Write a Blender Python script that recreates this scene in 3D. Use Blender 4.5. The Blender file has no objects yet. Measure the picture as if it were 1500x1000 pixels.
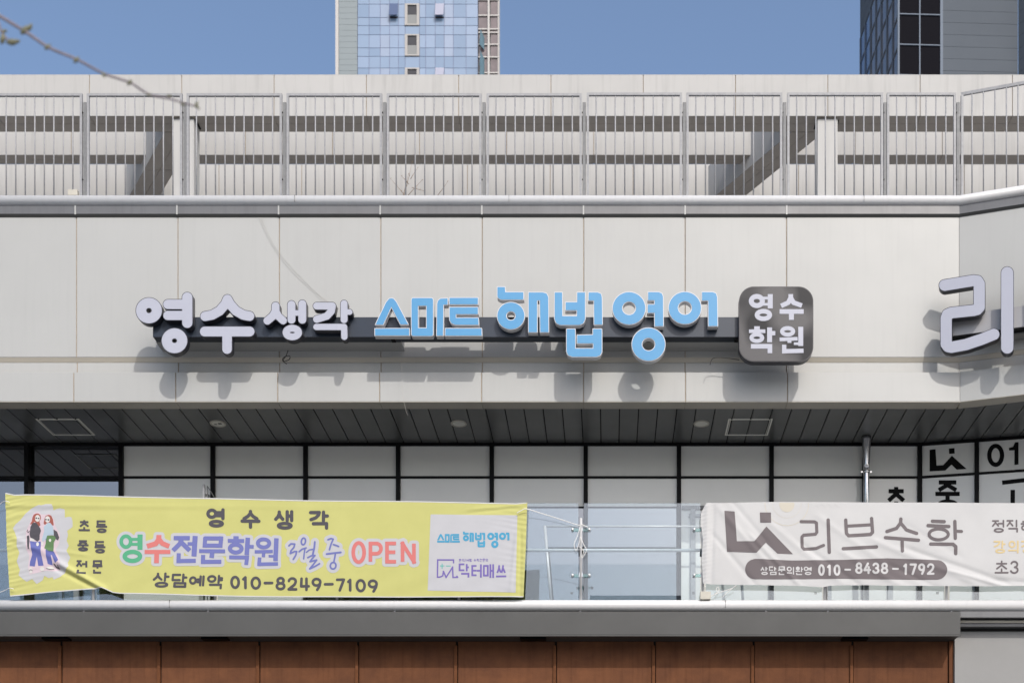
import bpy, bmesh, math, random
import numpy as np
from mathutils import Vector, Matrix
from mathutils.geometry import delaunay_2d_cdt
random.seed(7)
rad = math.radians
C = bpy.context.scene.collection
SC = bpy.context.scene

# ------------------------------------------------------------------ camera, sky, sun, exposure
F = 1925.0                      # focal length of the lens in photo pixels (36 mm sensor, 1500 px)
CX, CY, D0 = 892.0, 1379.0, 19.5
cam_d = bpy.data.cameras.new('camera'); cam = bpy.data.objects.new('camera', cam_d); C.objects.link(cam)
cam.location = (0, -19.5, 1.6); cam.rotation_euler = (rad(90), 0, 0)
cam_d.sensor_width = 36; cam_d.lens = 36*F/1500
cam_d.shift_x = -(CX-750)/1500; cam_d.shift_y = (CY-500)/1500
cam_d.clip_start = 0.1; cam_d.clip_end = 3000
cam_d.dof.use_dof = True; cam_d.dof.focus_distance = 19.6; cam_d.dof.aperture_fstop = 2.6
SC.camera = cam
L = Vector((-0.405, 1.0, -0.943)).normalized()
world = bpy.data.worlds.new('World'); SC.world = world; world.use_nodes = True
nt = world.node_tree; nt.nodes.clear()
sky = nt.nodes.new('ShaderNodeTexSky'); sky.sky_type = 'NISHITA'; sky.sun_disc = False
sky.sun_elevation = rad(41.2); sky.sun_rotation = rad(157.9)
sky.air_density = 1.0; sky.dust_density = 3.2; sky.ozone_density = 1.6
bg = nt.nodes.new('ShaderNodeBackground'); bg.inputs[1].default_value = 0.15
wo = nt.nodes.new('ShaderNodeOutputWorld')
nt.links.new(sky.outputs[0], bg.inputs[0]); nt.links.new(bg.outputs[0], wo.inputs[0])
sl = bpy.data.lights.new('sun', 'SUN'); sl.energy = 2.0; sl.angle = rad(0.5); sl.color = (1.0, 0.955, 0.90)
so = bpy.data.objects.new('sun', sl); C.objects.link(so); so.location = (8, -20, 30)
so.rotation_euler = L.to_track_quat('-Z', 'Y').to_euler()
SC.view_settings.view_transform = 'Standard'; SC.view_settings.look = 'None'
SC.view_settings.exposure = 0.41; SC.view_settings.gamma = 1; SC.view_settings.use_curve_mapping = False
SC.cycles.max_bounces = 8; SC.cycles.transparent_max_bounces = 12

# ------------------------------------------------------------------ helpers
def W(px, py, D=D0): return Vector(((px-CX)*D/F, D-D0, 1.6+(CY-py)*D/F))
def X(px, D=D0): return (px-CX)*D/F
def Z(py, D=D0): return 1.6+(CY-py)*D/F
def lin(c): return tuple(((v/255)/12.92 if v/255 <= .04045 else ((v/255+.055)/1.055)**2.4) for v in c)

MATS = {}
def mat(name, col, rough=.5, metal=0., var=.0, scale=3., bump=0., bscale=60., streak=0., spec=.5, col2=None, coat=0., orand=0., det=6):
    if name in MATS: return MATS[name]
    m = bpy.data.materials.new(name); m.use_nodes = True; t = m.node_tree; b = t.nodes['Principled BSDF']
    b.inputs['Base Color'].default_value = (*col, 1); b.inputs['Roughness'].default_value = rough
    b.inputs['Metallic'].default_value = metal; b.inputs['Specular IOR Level'].default_value = spec
    if coat: b.inputs['Coat Weight'].default_value = coat; b.inputs['Coat Roughness'].default_value = .03
    geo = t.nodes.new('ShaderNodeNewGeometry')
    if var or col2 or streak:
        n = t.nodes.new('ShaderNodeTexNoise'); n.inputs['Scale'].default_value = scale; n.inputs['Detail'].default_value = det; n.inputs['Roughness'].default_value = .6
        t.links.new(geo.outputs['Position'], n.inputs['Vector'])
        r = t.nodes.new('ShaderNodeMapRange'); r.inputs[1].default_value = .3; r.inputs[2].default_value = .7
        t.links.new(n.outputs[0], r.inputs[0])
        mx = t.nodes.new('ShaderNodeMix'); mx.data_type = 'RGBA'
        c2 = col2 if col2 else tuple(c*(1-var) for c in col)
        c1 = col if col2 else tuple(min(1, c*(1+var)) for c in col)
        mx.inputs[6].default_value = (*c1, 1); mx.inputs[7].default_value = (*c2, 1)
        t.links.new(r.outputs[0], mx.inputs[0]); out = mx.outputs[2]
        if streak:
            mp = t.nodes.new('ShaderNodeMapping'); mp.inputs['Scale'].default_value = (9, 9, .55)
            t.links.new(geo.outputs['Position'], mp.inputs[0])
            n2 = t.nodes.new('ShaderNodeTexNoise'); n2.inputs['Scale'].default_value = 1.6; n2.inputs['Detail'].default_value = 5
            t.links.new(mp.outputs[0], n2.inputs['Vector'])
            r2 = t.nodes.new('ShaderNodeMapRange'); r2.inputs[1].default_value = .5; r2.inputs[2].default_value = .8; r2.inputs[3].default_value = 1; r2.inputs[4].default_value = 1-streak
            t.links.new(n2.outputs[0], r2.inputs[0])
            m2 = t.nodes.new('ShaderNodeMix'); m2.data_type = 'RGBA'; m2.blend_type = 'MULTIPLY'; m2.inputs[0].default_value = 1
            t.links.new(out, m2.inputs[6]); t.links.new(r2.outputs[0], m2.inputs[7]); out = m2.outputs[2]
        if orand:
            oi = t.nodes.new('ShaderNodeObjectInfo'); r4 = t.nodes.new('ShaderNodeMapRange'); r4.inputs[3].default_value = 1-orand; r4.inputs[4].default_value = 1+orand
            t.links.new(oi.outputs['Random'], r4.inputs[0]); m4 = t.nodes.new('ShaderNodeMix'); m4.data_type = 'RGBA'; m4.blend_type = 'MULTIPLY'; m4.inputs[0].default_value = 1
            t.links.new(out, m4.inputs[6]); t.links.new(r4.outputs[0], m4.inputs[7]); out = m4.outputs[2]
        t.links.new(out, b.inputs['Base Color'])
        r3 = t.nodes.new('ShaderNodeMapRange'); r3.inputs[3].default_value = max(0, rough*.85); r3.inputs[4].default_value = min(1, rough*1.15)
        t.links.new(n.outputs[0], r3.inputs[0]); t.links.new(r3.outputs[0], b.inputs['Roughness'])
    if bump:
        nb = t.nodes.new('ShaderNodeTexNoise'); nb.inputs['Scale'].default_value = bscale; nb.inputs['Detail'].default_value = 3
        t.links.new(geo.outputs['Position'], nb.inputs['Vector'])
        bp = t.nodes.new('ShaderNodeBump'); bp.inputs['Strength'].default_value = 1; bp.inputs['Distance'].default_value = bump
        t.links.new(nb.outputs[0], bp.inputs['Height']); t.links.new(bp.outputs[0], b.inputs['Normal'])
    MATS[name] = m; return m

def glassmat(name, tint, refl, rough=0., bump=0.):
    """thin pane: lets light through, reflects by angle on top of a base reflectance (coated glass)"""
    m = bpy.data.materials.new(name); m.use_nodes = True; t = m.node_tree; t.nodes.clear()
    o = t.nodes.new('ShaderNodeOutputMaterial'); mx = t.nodes.new('ShaderNodeMixShader')
    tr = t.nodes.new('ShaderNodeBsdfTransparent'); tr.inputs[0].default_value = (*tint, 1)
    gl = t.nodes.new('ShaderNodeBsdfGlossy'); gl.inputs['Roughness'].default_value = rough; gl.inputs[0].default_value = (.95, .97, 1, 1)
    lw = t.nodes.new('ShaderNodeLayerWeight'); lw.inputs[0].default_value = .25
    mr = t.nodes.new('ShaderNodeMapRange'); mr.inputs[3].default_value = refl; mr.inputs[4].default_value = 1
    t.links.new(lw.outputs['Fresnel'], mr.inputs[0]); t.links.new(mr.outputs[0], mx.inputs[0])
    t.links.new(tr.outputs[0], mx.inputs[1]); t.links.new(gl.outputs[0], mx.inputs[2]); t.links.new(mx.outputs[0], o.inputs[0])
    if bump:
        geo = t.nodes.new('ShaderNodeNewGeometry')
        nb = t.nodes.new('ShaderNodeTexNoise'); nb.inputs['Scale'].default_value = .5; t.links.new(geo.outputs['Position'], nb.inputs['Vector'])
        bp = t.nodes.new('ShaderNodeBump'); bp.inputs['Distance'].default_value = bump; t.links.new(nb.outputs[0], bp.inputs['Height']); t.links.new(bp.outputs[0], gl.inputs['Normal'])
    MATS[name] = m; return m

def tag(o, label=None, cat=None, group=None, kind=None):
    if label: o['label'] = label
    if cat: o['category'] = cat
    if group: o['group'] = group
    if kind: o['kind'] = kind
    return o
def thing(name, label, cat, loc, group=None):
    o = bpy.data.objects.new(name, None); C.objects.link(o); o.location = loc; o.empty_display_size = .2
    return tag(o, label, cat, group)
def wpos(o):
    v = Vector(o.location); 
    while o.parent: o = o.parent; v += Vector(o.location)
    return v
def place(o, parent, loc):
    o.parent = parent
    o.location = Vector(loc) - (wpos(parent) if parent else Vector())
def meshobj(name, verts, faces, m, parent=None, smooth=False, label=None):
    verts = [Vector(v) for v in verts]
    a = np.array([tuple(v) for v in verts]); c = Vector((a.min(0)+a.max(0))/2)
    me = bpy.data.meshes.new(name); me.from_pydata((a-np.array(tuple(c))).tolist(), [], faces); me.validate(); me.update()
    if smooth: me.polygons.foreach_set('use_smooth', [True]*len(me.polygons))
    me.materials.append(m); o = bpy.data.objects.new(name, me); C.objects.link(o); place(o, parent, c)
    if label: o['label'] = label
    return o
BOXC = {}
def box(name, x0, x1, y0, y1, z0, z1, m, parent=None, bevel=0., label=None):
    dx, dy, dz = abs(x1-x0), abs(y1-y0), abs(z1-z0); key = (name, round(dx, 4), round(dy, 4), round(dz, 4), m.name, bevel)
    if key not in BOXC:
        bm = bmesh.new(); bmesh.ops.create_cube(bm, size=1); bmesh.ops.scale(bm, vec=(dx, dy, dz), verts=bm.verts)
        if bevel: bmesh.ops.bevel(bm, geom=bm.edges[:], offset=bevel, segments=1, affect='EDGES')
        me = bpy.data.meshes.new(name); bm.to_mesh(me); bm.free(); me.materials.append(m); BOXC[key] = me
    o = bpy.data.objects.new(name, BOXC[key]); C.objects.link(o); place(o, parent, ((x0+x1)/2, (y0+y1)/2, (z0+z1)/2))
    if label: o['label'] = label
    return o
def boxes(name, lst, m, parent=None, label=None):
    vs, fs = [], []
    for x0, x1, y0, y1, z0, z1 in lst:
        n = len(vs); vs += [(x, y, z) for z in (z0, z1) for y in (y0, y1) for x in (x0, x1)]
        fs += [tuple(n+i for i in f) for f in ((0, 2, 3, 1), (4, 5, 7, 6), (0, 1, 5, 4), (2, 6, 7, 3), (0, 4, 6, 2), (1, 3, 7, 5))]
    return meshobj(name, vs, fs, m, parent, label=label)
def prism(name, poly, z0, z1, m, parent=None, label=None):
    n = len(poly); vs = [(x, y, z0) for x, y in poly]+[(x, y, z1) for x, y in poly]
    fs = [tuple(range(n))[::-1], tuple(range(n, 2*n))]+[(i, (i+1) % n, n+(i+1) % n, n+i) for i in range(n)]
    return meshobj(name, vs, fs, m, parent, label=label)
def tube(pts, r, n=8, r1=None):
    pts = [Vector(p) for p in pts]; vs, fs = [], []; K = len(pts); up = None
    for i, p in enumerate(pts):
        d = (pts[min(i+1, K-1)]-pts[max(i-1, 0)]).normalized()
        if up is None: up = d.orthogonal().normalized()
        up = (up-d*up.dot(d)).normalized(); s = d.cross(up)
        rr = r+(r1-r)*i/(K-1) if r1 is not None else r
        vs += [p+(up*math.cos(a)+s*math.sin(a))*rr for a in (2*math.pi*k/n for k in range(n))]
        if i: fs += [((i-1)*n+k, (i-1)*n+(k+1) % n, i*n+(k+1) % n, i*n+k) for k in range(n)]
    fs += [tuple(range(n))[::-1], tuple((K-1)*n+k for k in range(n))]
    return vs, fs
def tubeobj(name, pts, r, m, parent=None, n=10, r1=None, label=None):
    v, f = tube(pts, r, n, r1); return meshobj(name, v, f, m, parent, True, label)
def multitube(name, lst, m, parent=None, n=6):
    vs, fs = [], []
    for pts, r, r1 in lst:
        v, f = tube(pts, r, n, r1); k = len(vs); vs += v; fs += [tuple(i+k for i in q) for q in f]
    return meshobj(name, vs, fs, m, parent, True)
def spline(P, k=8):
    P = [Vector(p) for p in P]; out = []
    for i in range(len(P)-1):
        a, b, c, d = P[max(i-1, 0)], P[i], P[i+1], P[min(i+2, len(P)-1)]
        for j in range(k):
            t = j/k; out.append(.5*((2*b)+(c-a)*t+(2*a-5*b+4*c-d)*t*t+(3*b-a-3*c+d)*t**3))
    out.append(P[-1]); return out

# facade plan: straight wall, then a bend of 17 degrees towards the street
TH = rad(17); cT, sT = math.cos(TH), math.sin(TH); XC = X(1405)
def plan(p, s):
    """point of the facade at outward offset p; s = x for the straight part, XC + distance beyond the bend"""
    xc = XC+p*(cT-1)/sT
    if s <= XC: return (min(s, xc), -p)
    return (xc+(s-XC)*cT, -p-(s-XC)*sT)
def sweep(name, prof, m, parent, s0=-12.5, s1=XC+3.2, smooth=False, label=None, straight=False, cap=True):
    """prof: closed list of (offset, z)"""
    ss = [s0, s1] if straight else [s0, XC, s1]
    vs, fs, n = [], [], len(prof)
    for i, s in enumerate(ss):
        for p, z in prof:
            if straight: x, y = s, -p
            elif i == 1: x, y = plan(p, XC); x = XC+p*(cT-1)/sT; y = -p
            else: x, y = plan(p, s) if s <= XC else (XC+p*(cT-1)/sT+(s-XC)*cT, -p-(s-XC)*sT)
            vs.append((x, y, z))
        if i: fs += [((i-1)*n+k, (i-1)*n+(k+1) % n, i*n+(k+1) % n, i*n+k) for k in range(n)]
    if cap: fs += [tuple(range(n))[::-1], tuple((len(ss)-1)*n+k for k in range(n))]
    return meshobj(name, vs, fs, m, parent, smooth, label)

# ------------------------------------------------------------------ glyph engine: strokes -> distance field -> outline
def seg_sdf(PX, PY, a, b, hw, ea=0., eb=0., flat=False):
    ax, ay = a; bx, by = b; dx, dy = bx-ax, by-ay; l = math.hypot(dx, dy) or 1e-6; ux, uy = dx/l, dy/l
    t = (PX-ax)*ux+(PY-ay)*uy; w = np.abs(-(PX-ax)*uy+(PY-ay)*ux)
    if flat:
        q = np.maximum(-ea-t, t-(l+eb)); v = w-hw
        return np.hypot(np.maximum(q, 0), np.maximum(v, 0))+np.minimum(np.maximum(q, v), 0)
    tc = np.clip(t, 0, l); return np.hypot(t-tc, w)-hw
def poly_sdf(PX, PY, P):
    d = np.full(PX.shape, 1e9); s = np.ones(PX.shape); n = len(P)
    for i in range(n):
        a = P[i]; b = P[i-1]; ex, ey = b[0]-a[0], b[1]-a[1]; wx, wy = PX-a[0], PY-a[1]
        t = np.clip((wx*ex+wy*ey)/(ex*ex+ey*ey+1e-12), 0, 1); d = np.minimum(d, np.hypot(wx-ex*t, wy-ey*t))
        c1 = PY >= a[1]; c2 = PY < b[1]; c3 = ex*wy > ey*wx
        flip = (c1 & c2 & c3) | (~c1 & ~c2 & ~c3); s = np.where(flip, -s, s)
    return s*d
def ell(cx, cy, rx, ry, n=36, rot=0.):
    c, s = math.cos(rot), math.sin(rot)
    return [(cx+rx*math.cos(t)*c-ry*math.sin(t)*s, cy+rx*math.cos(t)*s+ry*math.sin(t)*c) for t in (2*math.pi*k/n for k in range(n+1))]
# a shape = list of items: ('s', pts, hw, flat) stroke | ('p', pts, round) polygon | ('h', pts) hole
def shape_bbox(items):
    xs, ys = [], []
    for it in items:
        m_ = it[2] if it[0] == 's' else (it[2] if it[0] == 'p' and len(it) > 2 else 0)
        for x, y in it[1]: xs += [x-m_, x+m_]; ys += [y-m_, y+m_]
    return min(xs), min(ys), max(xs), max(ys)
def shape_sdf(items, PX, PY):
    d = np.full(PX.shape, 1e9)
    for it in items:
        if it[0] == 's':
            _, pts, hw, flat = it; n = len(pts); closed = pts[0] == pts[-1] or math.dist(pts[0], pts[-1]) < 1e-6
            for i in range(n-1):
                ea = eb = 0
                if flat:
                    def ang(p, q, r):
                        v1 = math.atan2(q[1]-p[1], q[0]-p[0]); v2 = math.atan2(r[1]-q[1], r[0]-q[0]); return abs((v2-v1+math.pi) % (2*math.pi)-math.pi)
                    if i > 0 and ang(pts[i-1], pts[i], pts[i+1]) > 1.05: ea = hw
                    if i < n-2 and ang(pts[i], pts[i+1], pts[i+2]) > 1.05: eb = hw
                d = np.minimum(d, seg_sdf(PX, PY, pts[i], pts[i+1], hw, ea, eb, flat))
                if flat and ((i < n-2) or closed):
                    q = pts[i+1]; d = np.minimum(d, np.hypot(PX-q[0], PY-q[1])-hw)
        elif it[0] == 'p':
            r = it[2] if len(it) > 2 else 0; d = np.minimum(d, poly_sdf(PX, PY, it[1])-r)
    for it in items:
        if it[0] == 'h': d = np.maximum(d, -poly_sdf(PX, PY, it[1]))
    return d
def field(items, off, res, extra=None):
    x0, y0, x1, y1 = shape_bbox(items); mg = max(off, 0)+3*res
    nx = int((x1-x0+2*mg)/res)+2; ny = int((y1-y0+2*mg)/res)+2
    xs = x0-mg+np.arange(nx)*res; ys = y0-mg+np.arange(ny)*res
    PX, PY = np.meshgrid(xs, ys); d = shape_sdf(items, PX, PY)-off
    if extra is not None: d = np.maximum(d, extra(PX, PY))
    d[np.abs(d) < 1e-5] = 1e-5
    return d, xs, ys
def iso(d, xs, ys, fill=True):
    ins = d < 0; vid = {}; V = []; Fc = []; nxt = {}
    def gv(i, j):
        k = (0, i, j)
        if k not in vid: vid[k] = len(V); V.append((xs[j], ys[i]))
        return vid[k]
    def cv(i, j, i2, j2):
        if (i2, j2) < (i, j): i, j, i2, j2 = i2, j2, i, j
        k = (1 if i == i2 else 2, i, j)
        if k not in vid:
            t = d[i, j]/(d[i, j]-d[i2, j2]); vid[k] = len(V)
            V.append((xs[j]+(xs[j2]-xs[j])*t, ys[i]+(ys[i2]-ys[i])*t))
        return vid[k]
    s = ins[:-1, :-1].astype(int)+ins[1:, :-1]+ins[:-1, 1:]+ins[1:, 1:]
    if fill:
        for i, j in zip(*np.where(s == 4)): Fc.append((gv(i, j), gv(i, j+1), gv(i+1, j+1), gv(i+1, j)))
    for i, j in zip(*np.where((s > 0) & (s < 4))):
        cs = ((i, j), (i, j+1), (i+1, j+1), (i+1, j)); poly = []; A = []; 
        for k in range(4):
            a, b = cs[k], cs[(k+1) % 4]
            if ins[a] and fill: poly.append(gv(*a))
            if ins[a] != ins[b]:
                q = cv(*a, *b); poly.append(q); A.append((bool(ins[a]), q))
        if not A[0][0]: A = A[1:]+A[:1]
        for k in range(0, len(A), 2): nxt[A[k][1]] = A[k+1][1]
        if fill and len(poly) > 2: Fc.append(tuple(poly))
    return V, Fc, nxt
def loops(d, xs, ys, tol=.03):
    V, _, nxt = iso(d, xs, ys, False); out = []; seen = set()
    for k in list(nxt):
        if k in seen: continue
        lp = []; q = k
        while q in nxt and q not in seen: seen.add(q); lp.append(V[q]); q = nxt[q]
        # drop collinear points
        ch = True
        while ch and len(lp) > 8:
            ch = False; keep = []; n = len(lp); skip = False
            for i in range(n):
                a, b, c = lp[i-1], lp[i], lp[(i+1) % n]
                l = math.dist(a, c) or 1e-9; dist = abs((c[0]-a[0])*(a[1]-b[1])-(a[0]-b[0])*(c[1]-a[1]))/l
                if not skip and dist < tol and l < 12: skip = True; ch = True; continue
                skip = False; keep.append(b)
            lp = keep
        if len(lp) > 3: out.append(lp)
    return out
def tri_lps(lps):
    # constrained triangulation of nested outlines, kept where an odd number of outlines surround the triangle
    pts = [p for lp in lps for p in lp]; ed = []; k = 0
    for lp in lps: n = len(lp); ed += [(k+i, k+(i+1) % n) for i in range(n)]; k += n
    v, _, f, _, _, _ = delaunay_2d_cdt([Vector(p) for p in pts], ed, [], 0, 1e-7, False)
    v = [(p.x, p.y) for p in v]; c = np.array([[sum(v[i][a] for i in t)/3 for a in (0, 1)] for t in f]); cnt = np.zeros(len(f), int)
    for lp in lps: cnt += poly_sdf(c[:, 0], c[:, 1], lp) < 0
    out = []
    for t, q in zip(f, cnt):
        if q % 2 == 0: continue
        (ax, ay), (bx, by), (cx, cy) = (v[i] for i in t); out.append(tuple(t) if (bx-ax)*(cy-ay)-(by-ay)*(cx-ax) > 0 else (t[0], t[2], t[1]))
    return v, out
def solid(name, items, mp, depthv, m, parent, off=0., res=.4, label=None):
    """extruded sign letter. mp(px,py)->Vector on its front plane; depthv = vector to its back"""
    d, xs, ys = field(items, off, res); lps = loops(d, xs, ys)
    flat, tris = tri_lps(lps); N = len(flat)
    fr = [mp(x, y) for x, y in flat]; vs = fr+[v+Vector(depthv) for v in fr]; fs = []
    ec = {}
    for t in tris:
        fs.append(t); fs.append((t[2]+N, t[1]+N, t[0]+N))
        for i in range(3): ec[(t[i], t[(i+1) % 3])] = 1
    for a, b in ec:
        if (b, a) not in ec: fs.append((b, a, a+N, b+N))
    return meshobj(name, vs, fs, m, parent, label=label)
def decal(name, items, mp, lift, m, parent, off=0., res=.5, extra=None, label=None, smooth=True, flatfill=False):
    """flat print following its carrier mp(px,py,lift)"""
    if flatfill:
        d, xs, ys = field(items, off, res, extra); V, Fc = tri_lps(loops(d, xs, ys))
    else:
        d, xs, ys = field(items, off, res, extra); V, Fc, _ = iso(d, xs, ys)
    used = sorted({i for f in Fc for i in f}); re = {o: n for n, o in enumerate(used)}
    return meshobj(name, [mp(V[i][0], V[i][1], lift) for i in used], [tuple(re[i] for i in f) for f in Fc], m, parent, smooth, label)

JL = 'ㄱㄲㄴㄷㄸㄹㅁㅂㅃㅅㅆㅇㅈㅉㅊㅋㅌㅍㅎ'; JV = 'ㅏㅐㅑㅒㅓㅔㅕㅖㅗㅘㅙㅚㅛㅜㅝㅞㅟㅠㅡㅢㅣ'
JT = ' ㄱㄲㄳㄴㄵㄶㄷㄹㄺㄻㄼㄽㄾㄿㅀㅁㅂㅄㅅㅆㅇㅈㅊㅋㅌㅍㅎ'
E = lambda cx, cy, rx, ry: ell(cx, cy, rx, ry, 28)
JAMO = {
 'ㄱ': [[(0, 0), (1, 0), (1, 1)]], 'ㄱv': [[(0, 0), (1, 0), (.92, .35), (.6, .75), (.05, 1)]],
 'ㄴ': [[(0, 0), (0, 1), (1, 1)]], 'ㄷ': [[(1, 0), (0, 0), (0, 1), (1, 1)]],
 'ㄹ': [[(0, 0), (1, 0), (1, .5), (0, .5), (0, 1), (1, 1)]], 'ㅁ': [[(0, 0), (1, 0), (1, 1), (0, 1), (0, 0)]],
 'ㅂ': [[(0, 0), (0, 1), (1, 1), (1, 0)], [(0, .45), (1, .45)]],
 'ㅅ': [[(.5, 0), (.5, .25), (.3, .68), (0, 1)], [(.5, .25), (.7, .68), (1, 1)]],
 'ㅆ': [[(.26, 0), (.2, .5), (0, 1)], [(.23, .4), (.46, .95)], [(.76, 0), (.7, .5), (.54, 1)], [(.74, .4), (1, 1)]],
 'ㅇ': [E(.5, .5, .5, .5)],
 'ㅈ': [[(0, 0), (1, 0)], [(.5, 0), (.45, .4), (0, 1)], [(.5, .35), (1, 1)]],
 'ㅊ': [[(.5, -.02), (.5, .2)], [(0, .3), (1, .3)], [(.5, .3), (.45, .55), (0, 1)], [(.5, .5), (1, 1)]],
 'ㅌ': [[(1, 0), (0, 0), (0, 1), (1, 1)], [(0, .5), (1, .5)]],
 'ㅎ': [[(.28, 0), (.72, 0)], [(0, .26), (1, .26)], [(x, y) for x, y in E(.5, .76, .4, .26)]],
 'ㅏ': [[(.35, 0), (.35, 1)], [(.35, .45), (1, .45)]], 'ㅑ': [[(.35, 0), (.35, 1)], [(.35, .33), (1, .33)], [(.35, .62), (1, .62)]],
 'ㅓ': [[(1, 0), (1, 1)], [(0, .48), (1, .48)]], 'ㅕ': [[(1, 0), (1, 1)], [(0, .32), (1, .32)], [(0, .66), (1, .66)]],
 'ㅣ': [[(.7, 0), (.7, 1)]], 'ㅐ': [[(.25, 0), (.25, 1)], [(1, 0), (1, 1)], [(.25, .48), (1, .48)]],
 'ㅔ': [[(.45, 0), (.45, 1)], [(1, 0), (1, 1)], [(-.1, .48), (.45, .48)]], 'ㅖ': [[(.45, 0), (.45, 1)], [(1, 0), (1, 1)], [(-.1, .35), (.45, .35)], [(-.1, .65), (.45, .65)]],
 'ㅡ': [[(0, .5), (1, .5)]], 'ㅜ': [[(0, .1), (1, .1)], [(.5, .1), (.5, 1)]], 'ㅗ': [[(0, .9), (1, .9)], [(.5, 0), (.5, .9)]],
}
def syl(ch, x0, y0, x1, y1, hw, flat=False, slant=0.):
    """strokes of one Hangul syllable inside a pixel box"""
    out = []; x0 += hw; x1 -= hw; y0 += hw; y1 -= hw; w, h = x1-x0, y1-y0
    def put(j, a, b, c, d):
        for pl in JAMO[j]:
            pts = []
            for u, v in pl:
                X_, Y_ = a+(c-a)*u, b+(d-b)*v; pts.append((x0+w*X_+slant*(.5-Y_)*h, y0+h*Y_))
            out.append(('s', pts, hw, flat))
    k = ord(ch)-0xAC00; l, v, t = JL[k//588], JV[(k % 588)//28], JT[k % 28]
    q = .0
    if v in 'ㅏㅐㅑㅓㅔㅕㅖㅣ':
        lv = 'ㄱv' if l == 'ㄱ' else l; wide = v in 'ㅐㅔㅖ'; lx = .42 if wide else .5; vx = .6 if wide else .62
        if v in 'ㅓㅕ' : vx = .52
        if t == ' ': put(lv, 0, .12, lx, .82); put(v, vx, 0, 1, 1)
        else: put(lv, 0, .02, lx, .46); put(v, vx, 0, .96, .54); put(t, .16, .72, .92, 1)
    elif v in 'ㅗㅜㅡ':
        if t == ' ':
            if v == 'ㅗ': put(l, .12, 0, .88, .62); put(v, 0, .66, 1, 1.0)
            elif v == 'ㅜ': put(l, .12, 0, .88, .46); put(v, 0, .58, 1, 1)
            else: put(l, .12, 0, .88, .66); put(v, 0, .9, 1, 1.0)
        else:
            put(l, .14, 0, .86, .3)
            if v == 'ㅜ': put(v, 0, .42, 1, .66)
            elif v == 'ㅗ': put(v, 0, .36, 1, .56)
            else: put(v, 0, .42, 1, .58)
            put(t, .16, .74, .86, 1)
    else:
        hv, vv = {'ㅘ': 'ㅗㅏ', 'ㅝ': 'ㅜㅓ', 'ㅢ': 'ㅡㅣ'}[v]
        if t == ' ': put(l, .06, .02, .62, .52); put(hv, 0, .72, .74, .9); put(vv, .8, 0, 1.0, 1)
        else:
            put(l, .06, 0, .58, .32)
            if hv == 'ㅡ': put(hv, 0, .48, .68, .56)
            elif hv == 'ㅜ': put(hv, 0, .44, .7, .66)
            else: put(hv, 0, .38, .66, .58)
            if vv == 'ㅓ': put(vv, .72, 0, .96, .7) 
            else: put(vv, .74, 0, 1.04, .66)
            put(t, .16, .78, .92, 1)
    return out
def arc(cx, cy, rx, ry, a0, a1, n=14): return [(cx+rx*math.cos(rad(a0+(a1-a0)*k/n)), cy+ry*math.sin(rad(a0+(a1-a0)*k/n))) for k in range(n+1)]
DIG = {'0': [E(.5, .5, .5, .5)], '1': [[(.1, .18), (.62, 0), (.62, 1)]],
 '2': [arc(.5, .28, .46, .28, 190, 380)+[(.78, .58), (.02, 1), (1, 1)]],
 '3': [arc(.48, .25, .44, .25, 200, 440), arc(.48, .74, .5, .26, 280, 520)],
 '4': [[(.62, 0), (0, .7), (1, .7)], [(.74, .4), (.74, 1)]], '4b': [[(.15, 0), (.1, .68), (1, .68)], [(.74, 0), (.74, 1)]],
 '7': [[(0, 0), (1, 0), (.4, 1)]], '8': [E(.5, .24, .4, .24), E(.5, .74, .5, .26)],
 '9': [E(.5, .3, .5, .3), [(1, .3), (.9, .65), (.6, 1)]], '-': [[(0, .5), (1, .5)]],
 'O': [E(.5, .5, .5, .5)], 'P': [[(0, 1), (0, 0), (.5, 0)]+arc(.55, .28, .45, .28, -90, 90)+[(0, .56)]],
 'E': [[(1, 0), (0, 0), (0, 1), (1, 1)], [(0, .48), (.92, .48)]], 'N': [[(0, 1), (0, 0), (1, 1), (1, 0)]]}
def dig(ch, x0, y0, x1, y1, hw, flat=False):
    x0 += hw; x1 -= hw; y0 += hw; y1 -= hw
    return [('s', [(x0+(x1-x0)*u, y0+(y1-y0)*v) for u, v in pl], hw, flat) for pl in DIG[ch]]
def tr(items, s, ox, oy, s2=None):
    """crop coordinates -> photo pixels (and the stroke width with them)"""
    o = []
    for it in items:
        pts = [(ox+x/s, oy+y/(s2 or s)) for x, y in it[1]]
        o.append((it[0], pts)+((it[2]/s, it[3]) if it[0] == 's' else tuple(v/s for v in it[2:])))
    return o
S = lambda pts, hw, flat=False: ('s', pts, hw, flat)
Pg = lambda pts, r=0: ('p', pts, r)
H = lambda pts: ('h', pts)

# ------------------------------------------------------------------ materials
M_wall = mat('cladding_aluminium', (.356, .362, .353), .45, 0, .025, .9, .004, 1.1, streak=.04, orand=.022)
M_seal = mat('joint_sealant', (.32, .27, .21), .8, 0, .15, 20)
M_trim = mat('cladding_trim', (.40, .375, .32), .5, 0, .04, 3)
M_white = mat('white_painted_coping', (.56, .563, .566), .35, 0, .03, 2, streak=.06)
M_band = mat('grey_metal_band', (.125, .128, .134), .45, .2, .08, 2, streak=.12)
M_fascia = mat('dark_grey_fascia', (.056, .057, .055), .6, .0, .08, 1.5, .0004, 300)
M_black = mat('black_frame', (.004, .004, .0045), .5, 0, .1, 6, spec=.12)
M_gap = mat('dark_gap', (.006, .006, .006), .9)
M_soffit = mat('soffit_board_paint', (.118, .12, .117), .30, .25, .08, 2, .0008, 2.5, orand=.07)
M_film = mat('white_film_on_glass', (.60, .60, .565), .55, 0, .03, 1.2, .002, .8, coat=1.0, spec=.3, orand=.03)
M_galv = mat('galvanised_steel', (.28, .285, .295), .55, 0, .12, 25, spec=.3)
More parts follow.
